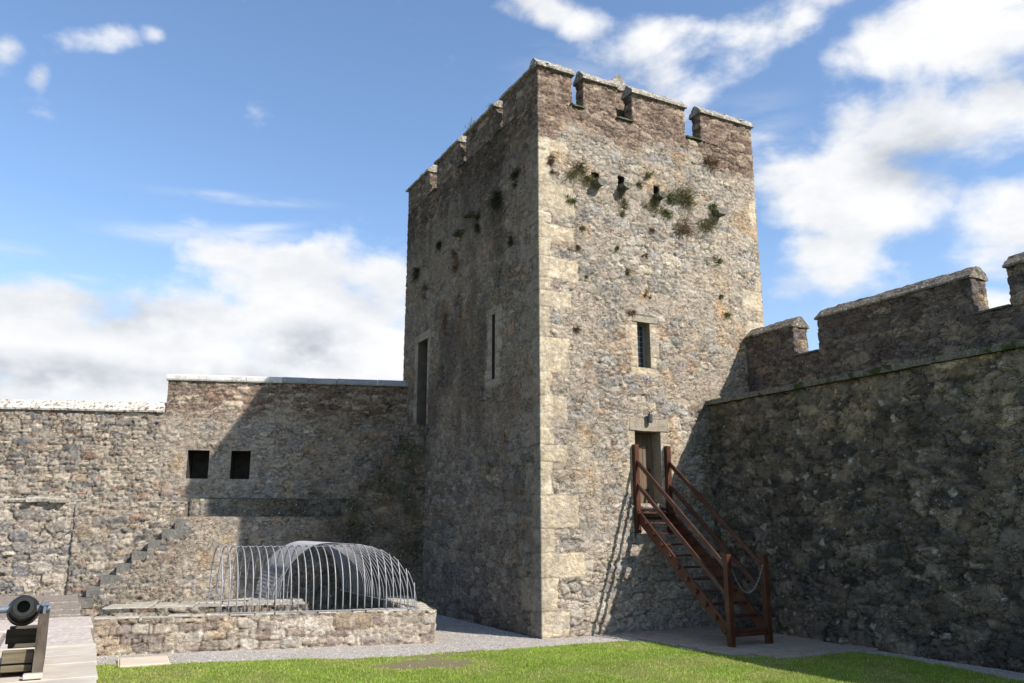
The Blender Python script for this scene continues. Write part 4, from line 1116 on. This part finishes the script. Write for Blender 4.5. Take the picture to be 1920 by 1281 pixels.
# ------------------------------------------------------------------ WEEDS on the masonry
def leaf_mat(name, c1, c2):
    m, nt, b = newmat(name, .7)
    c = mixcol(nt, mrange(nt, noise(nt, pos(nt), 30, 2), .35, .65), c1, c2); nt.links.new(c, b.inputs["Base Color"]); return m
LM = {'o': leaf_mat("olive_weed", (.11, .11, .045), (.24, .19, .085)), 'b': leaf_mat("dry_brown_weed", (.20, .12, .065), (.12, .07, .045)),
      'g': leaf_mat("green_weed", (.08, .10, .025), (.15, .17, .045)), 'd': leaf_mat("dark_weed", (.035, .04, .018), (.06, .05, .028)), 'm': leaf_mat("moss", (.05, .08, .012), (.10, .12, .02))}
def tuft(face, p, size, kind, label, seed):
    size *= (1.1 if size < .3 else 1.35)
    rr = random.Random(seed); m = MB()
    out = Vector((0, -1, 0)) if face == 'y' else Vector((-1, 0, 0)) if face == 'x' else Vector((0, 0, 1))
    al = Vector((1, 0, 0)) if face == 'y' else Vector((0, 1, 0))
    up = Vector((0, 0, 1)) if face != 't' else Vector((1, 0, 0))
    n = int(60+size*260)
    if face == 'x': cs = [(rr.gauss(0, size*.16), rr.gauss(0, size*.38)) for _ in range(5)]
    else: cs = [(rr.gauss(0, size*(.12 if face == 't' else .24)), rr.gauss(0, size*(.12 if face == 't' else .22))) for _ in range(2+int(size*8))]
    for k in range(n):
        ca, cb = cs[int(rr.random()**1.6*len(cs))]
        root = al*(ca+rr.gauss(0, size*.13))+up*(cb+rr.gauss(0, size*.10))+out*.005
        d = (out*rr.uniform(.25, 1)+al*rr.uniform(-.8, .8)+Vector((0, 0, 1))*rr.uniform(-.55 if kind != 'd' else -1., .75)).normalized()
        ln = size*rr.uniform(.18, .62)*(.45 if face == 't' else 1)
        w = d.cross(Vector((rr.uniform(-1, 1), rr.uniform(-1, 1), rr.uniform(-1, 1)))).normalized()*rr.uniform(.004, .010)
        mid = root+d*ln*.55; tip = root+d*ln+Vector((0, 0, -ln*rr.uniform(.05, .4)))
        v = [m.bm.verts.new(q) for q in (root-w, root+w, mid+w*.8, mid-w*.8, tip)]
        m.bm.faces.new((v[0], v[1], v[2], v[3])); m.bm.faces.new((v[3], v[2], v[4]))
        if (kind in 'ogmd' and rr.random() < .6) or face == 't':
            c_ = root+d*ln*rr.uniform(.3, .9); a_ = Vector((rr.gauss(0, 1), rr.gauss(0, 1), rr.gauss(0, 1))).normalized(); b_ = a_.orthogonal().normalized(); s_ = rr.uniform(.010, .022)
            m.bm.faces.new([m.bm.verts.new(c_+q) for q in (a_*s_, b_*s_*.7, -a_*s_, -b_*s_*.7)])
    o = m.build("wall_weed", LM[kind], None, recalc=False)
    o.location = Vector(p); tag(o, label, "weed", "weeds rooted in the tower masonry")
    return o
RT = [((.36, 12.97), .28, 'b', "brown-tipped weed beside the corner quoins, nearest the tower's front corner below the battlements"),
 ((.5, 12.60), .22, 'b', "thin dry weed just below the uppermost one at the tower's front corner"),
 ((1.22, 12.74), .52, 'o', "broad olive weed clump immediately left of the leftmost drain hole"),
 ((1.62, 12.62), .34, 'o', "smaller olive clump wedged between the broad clump and the leftmost drain hole"),
 ((.99, 11.87), .28, 'g', "green tuft below the broad olive clump on the left of the sunlit face"),
 ((2.85, 12.20), .30, 'o', "pale leafy weed hanging under the middle drain spout"),
 ((3.82, 13.28), .24, 'g', "green weed above and between the middle and right drain holes"),
 ((3.46, 12.77), .22, 'g', "small green tuft on the wall midway between the middle and right drain holes"),
 ((2.78, 11.74), .20, 'o', "small dark tuft well below the middle drain spout"),
 ((4.03, 12.23), .36, 'o', "leafy weed directly under the right drain spout"),
 ((4.45, 12.10), .30, 'g', "green weed just right of the one under the right drain spout"),
 ((5.24, 12.74), .62, 'o', "largest bushy olive tuft, right of the three drain holes"),
 ((4.75, 12.66), .34, 'g', "green tuft touching the left of the largest bushy tuft"),
 ((6.3, 14.17), .46, 'b', "sparse reddish twiggy weed high on the sunlit face below the last gap"),
 ((6.35, 12.60), .34, 'g', "upright green weed on the ledge stone right of the largest tuft"),
 ((6.02, 12.03), .46, 'o', "olive weed hanging below the ledge stone at the right"),
 ((5.18, 11.79), .50, 'b', "wide brownish dry clump below the largest bushy tuft"),
 ((1.44, 11.06), .20, 'o', "small yellowish tuft right of the quoins, upper left of the sunlit face"),
 ((2.59, 10.68), .18, 'g', "little olive tuft alone in the middle of the sunlit face, left of centre"),
 ((1.21, 10.49), .20, 'b', "reddish brown tuft beside the quoins a little below the yellowish one"),
 ((3.9, 11.45), .18, 'b', "small brown tuft below the right drain hole's weeds"),
 ((6.44, 10.86), .26, 'g', "olive tuft near the right edge of the sunlit face below the ledge stone weeds"),
 ((3.0, 9.99), .16, 'g', "tiny bright green plant in the bare middle of the sunlit face"),
 ((1.51, 9.63), .14, 'g', "tiny green plant above and left of the barred window"),
 ((3.62, 10.56), .14, 'o', "tiny olive tuft two stones above the tiny bright green plant"),
 ((6.47, 9.74), .20, 'g', "small green tuft on the tan stones near the tower's right edge"),
 ((6.75, 9.14), .24, 'g', "lowest green weed near the tower's right edge, just above the side wall"),
 ((2.99, 8.75), .24, 'b', "rust-red dry weed directly above the barred window lintel"),
 ((1.16, 8.07), .24, 'b', "rust-brown dry weed left of the barred window beside the quoins"),
 ((3.63, 9.40), .18, 'b', "short brown weed in the cracked stones above the barred window")]
for i, ((x, z), sz, kd, lb) in enumerate(RT): tuft('y', (x, -.02, z), sz, kd, lb, i+100)
LT = [((2.38, 12.6), .62, 'd', "largest dark hanging weed on the shaded face near the front corner"),
 ((1.26, 12.9), .34, 'd', "dark weed nearest the front corner on the shaded face"),
 ((3.89, 12.42), .34, 'd', "dark weed beside the ledge stone of the shaded face"),
 ((5.55, 11.53), .42, 'b', "long brown hanging weed in the middle of the shaded face"),
 ((7.07, 12.53), .34, 'd', "dark weed left of the long brown one on the shaded face"),
 ((9.26, 12.04), .40, 'd', "dark weed at the far left edge of the shaded face"),
 ((8.3, 11.27), .34, 'b', "brown weed slightly below the far left one on the shaded face"),
 ((1.6, 10.92), .26, 'd', "small dark weed low near the corner, above the slit window"),
 ((6.36, 9.48), .30, 'b', "reddish weed on the shaded face above the upper door's right side")]
for i, ((y, z), sz, kd, lb) in enumerate(LT): tuft('x', (-.03, y, z), sz, kd, lb, i+200)
TT = [((.1, 3.1, 16.02), .45, 'g', "bright green plant on the coping of the shaded side's second merlon"), ((.02, 4.5, 15.95), .6, 'g', "leafier green plant at the far end of the same shaded merlon"),
 ((.1, 9.1, 16.0), .35, 'm', "mossy plant on the furthest merlon of the shaded side"), ((.02, 2.45, 14.93), .35, 'm', "green weed in the first gap of the shaded side's battlements"),
 ((7.1, .05, 16.05), .22, 'g', "small green plant on the last sunlit merlon's coping"), ((7.75, -.05, 15.92), .26, 'g', "small green plant at the coping edge of the tower's right corner"),
 ((.25, -.05, 15.93), .2, 'm', "moss under the coping at the tower's front corner"), ((1.12, -.06, 14.86), .16, 'g', "tiny plant beside the first gap of the sunlit battlements")]
for i, (p, sz, kd, lb) in enumerate(TT): tuft('t', p, sz, kd, lb, i+300)

# ------------------------------------------------------------------ SKY
SUN = Vector((.60, -1.02, 1.0)).normalized()
w = bpy.data.worlds.new("World"); SC.world = w; w.use_nodes = True; nt = w.node_tree
bgn = nt.nodes["Background"]; bgn.inputs[1].default_value = 1
sky = N(nt, "ShaderNodeTexSky", sky_type='NISHITA'); sky.sun_disc = False
sky.sun_elevation = math.asin(SUN.z); sky.sun_rotation = math.atan2(SUN.x, SUN.y)
sky.air_density = 1.0; sky.dust_density = .6; sky.ozone_density = 1.6; sky.altitude = 60
tc = N(nt, "ShaderNodeTexCoord"); sx = N(nt, "ShaderNodeSeparateXYZ"); nt.links.new(tc.outputs["Generated"], sx.inputs[0])
az = math_(nt, 'ARCTAN2', sx.outputs[1], sx.outputs[0]); el = math_(nt, 'ARCSINE', sx.outputs[2])
cxyz = N(nt, "ShaderNodeCombineXYZ"); nt.links.new(math_(nt, 'MULTIPLY', az, -1.), cxyz.inputs[0]); nt.links.new(el, cxyz.inputs[1])
AE = cxyz.outputs[0]
def wnoise(scale, sx_=1., sy_=1., det=8, rough=.58, off=0., rot=0., dist=0.):
    mp = N(nt, "ShaderNodeMapping"); mp.inputs["Scale"].default_value = (sx_, sy_, 1); mp.inputs["Location"].default_value = (off, off*.7, off*.3); mp.inputs["Rotation"].default_value = (0, 0, rot)
    nt.links.new(AE, mp.inputs["Vector"]); n = N(nt, "ShaderNodeTexNoise"); n.inputs["Scale"].default_value = scale; n.inputs["Detail"].default_value = det; n.inputs["Roughness"].default_value = rough
    n.inputs["Distortion"].default_value = dist
    nt.links.new(mp.outputs[0], n.inputs["Vector"]); return n.outputs["Fac"]
def blob(a, e, ra, re, deg=0.):
    """soft ellipse on the celestial sphere: centre azimuth a, elevation e"""
    mp = N(nt, "ShaderNodeMapping", vector_type='TEXTURE'); mp.inputs["Location"].default_value = (-a, e, 0); mp.inputs["Rotation"].default_value = (0, 0, R(deg)); mp.inputs["Scale"].default_value = (ra, re, 1)
    nt.links.new(AE, mp.inputs["Vector"]); ln = N(nt, "ShaderNodeVectorMath", operation='LENGTH'); nt.links.new(mp.outputs[0], ln.inputs[0])
    n = N(nt, "ShaderNodeMapRange", interpolation_type='SMOOTHSTEP'); n.inputs[1].default_value = 1.7; n.inputs[2].default_value = 0.; nt.links.new(ln.outputs["Value"], n.inputs[0]); return n.outputs[0]
def blobs(L_):
    o = None
    for q in L_:
        b_ = blob(*q[:5]) if len(q) < 6 else math_(nt, 'MULTIPLY', blob(*q[:5]), q[5])
        o = b_ if o is None else math_(nt, 'MAXIMUM', o, b_)
    return o
B1 = blobs([(1.03, .60, .14, .03, -18), (.90, .555, .15, .045, -10, .85), (.76, .55, .13, .045, 22, .95), (.54, .50, .15, .06, -8), (.55, .425, .14, .06, -15), (.66, .355, .14, .07, -8), (.70, .30, .10, .045, -5),
            (.757, .40, .07, .055, 0, .8), (.50, .31, .11, .07, -10), (.60, .22, .2, .035, 0, .8), (1.29, .262, .19, .07, 3, 1.1), (1.34, .305, .16, .035, -4), (1.56, .185, .22, .08, 5, 1.35), (1.29, .19, .2, .07, 2, 1.35), (1.45, .22, .22, .05, 0, 1.2),
            (1.0, .15, .5, .07, 0), (1.588, .513, .045, .018, 8, .62), (1.537, .530, .02, .014, 10, .55), (1.69, .475, .02, .02, 10, .7), (1.65, .461, .014, .012, 0, .5), (1.416, .470, .034, .02, 0, .48),
            (2.2, .5, .3, .15, 10), (-.2, .6, .3, .2, 0), (3.0, .3, .4, .1, 0), (-1.5, .25, .5, .08, 0)])
n1 = wnoise(8, 1, 1.6, 12, .55, 1.3, .12, .15); n2 = wnoise(2.6, 1, 1.6, 3, .5, 4.2)
den = math_(nt, 'ADD', math_(nt, 'MULTIPLY', B1, .80), math_(nt, 'ADD', math_(nt, 'MULTIPLY', n1, 1.9), math_(nt, 'MULTIPLY', n2, .45)))
dn = N(nt, "ShaderNodeMapRange", interpolation_type='SMOOTHSTEP'); dn.inputs[1].default_value = 1.42; dn.inputs[2].default_value = 1.92; nt.links.new(den, dn.inputs[0])
# thin wisps
B2 = blobs([(1.424, .372, .085, .006, 2), (1.45, .326, .10, .012, 4), (1.655, .282, .03, .008, 0), (1.61, .262, .07, .006, -2), (.80, .43, .07, .05, 25, .7), (.95, .50, .12, .05, -20, .5), (1.40, .34, .05, .006, 10, .7)])
ws_ = math_(nt, 'MULTIPLY', B2, mrange(nt, wnoise(7, 1, 5, 7, .6, 2.), .38, .68))
cov = math_(nt, 'MAXIMUM', dn.outputs[0], math_(nt, 'MULTIPLY', ws_, .8))
GB = blobs([(1.335, .207, .065, .03, 2), (1.43, .165, .10, .02, 2, .8), (1.60, .155, .09, .025, 4, 1.), (1.53, .225, .12, .03, 3, .55), (.60, .395, .07, .03, -10, .75), (.70, .325, .05, .02, -8, .3), (.49, .45, .05, .03, 0, .4)])
gs = math_(nt, 'MULTIPLY', GB, mrange(nt, wnoise(12, 1, 1.5, 6, .55, 7.7), .33, .62))
gs = math_(nt, 'ADD', gs, mrange(nt, wnoise(6.5, 1, 1.8, 8, .6, 9.1), .45, .7, 0, .38))
ccol = mixcol(nt, gs, (.66, .665, .675), (.31, .345, .40))
SKYS = .118
skc = mixcol(nt, 1., sky.outputs[0], (SKYS, SKYS, SKYS), 'MULTIPLY')
skc = mixcol(nt, 1., skc, (1.08, 1.16, 1.24), 'MULTIPLY')
hz = mrange(nt, el, .05, .34, .38, 0.)
skc = mixcol(nt, hz, skc, (.42, .50, .60))
fin = mixcol(nt, cov, skc, ccol)
nt.links.new(fin, bgn.inputs[0])

sd = bpy.data.lights.new("sun", 'SUN'); sd.energy = 5.0; sd.angle = R(.53); sd.color = (1, .955, .90)
so = bpy.data.objects.new("sun", sd); COL.objects.link(so); so.rotation_euler = (-SUN).to_track_quat('-Z', 'Y').to_euler(); so.location = SUN*60

# ------------------------------------------------------------------ CAMERA
cd = bpy.data.cameras.new("camera"); co = bpy.data.objects.new("camera", cd); COL.objects.link(co); SC.camera = co
cd.sensor_width = 36; cd.lens = 1544.2/1920*36; cd.clip_end = 3000; cd.clip_start = .1
co.location = (-10.7727, -18.8196, 2.75)
yaw, pitch = 1.0854, .2205
fw = Vector((math.cos(pitch)*math.cos(yaw), math.cos(pitch)*math.sin(yaw), math.sin(pitch)))
co.rotation_euler = fw.to_track_quat('-Z', 'Y').to_euler()

SC.view_settings.view_transform = 'Standard'; SC.view_settings.look = 'None'; SC.view_settings.exposure = 0.62; SC.view_settings.gamma = 1
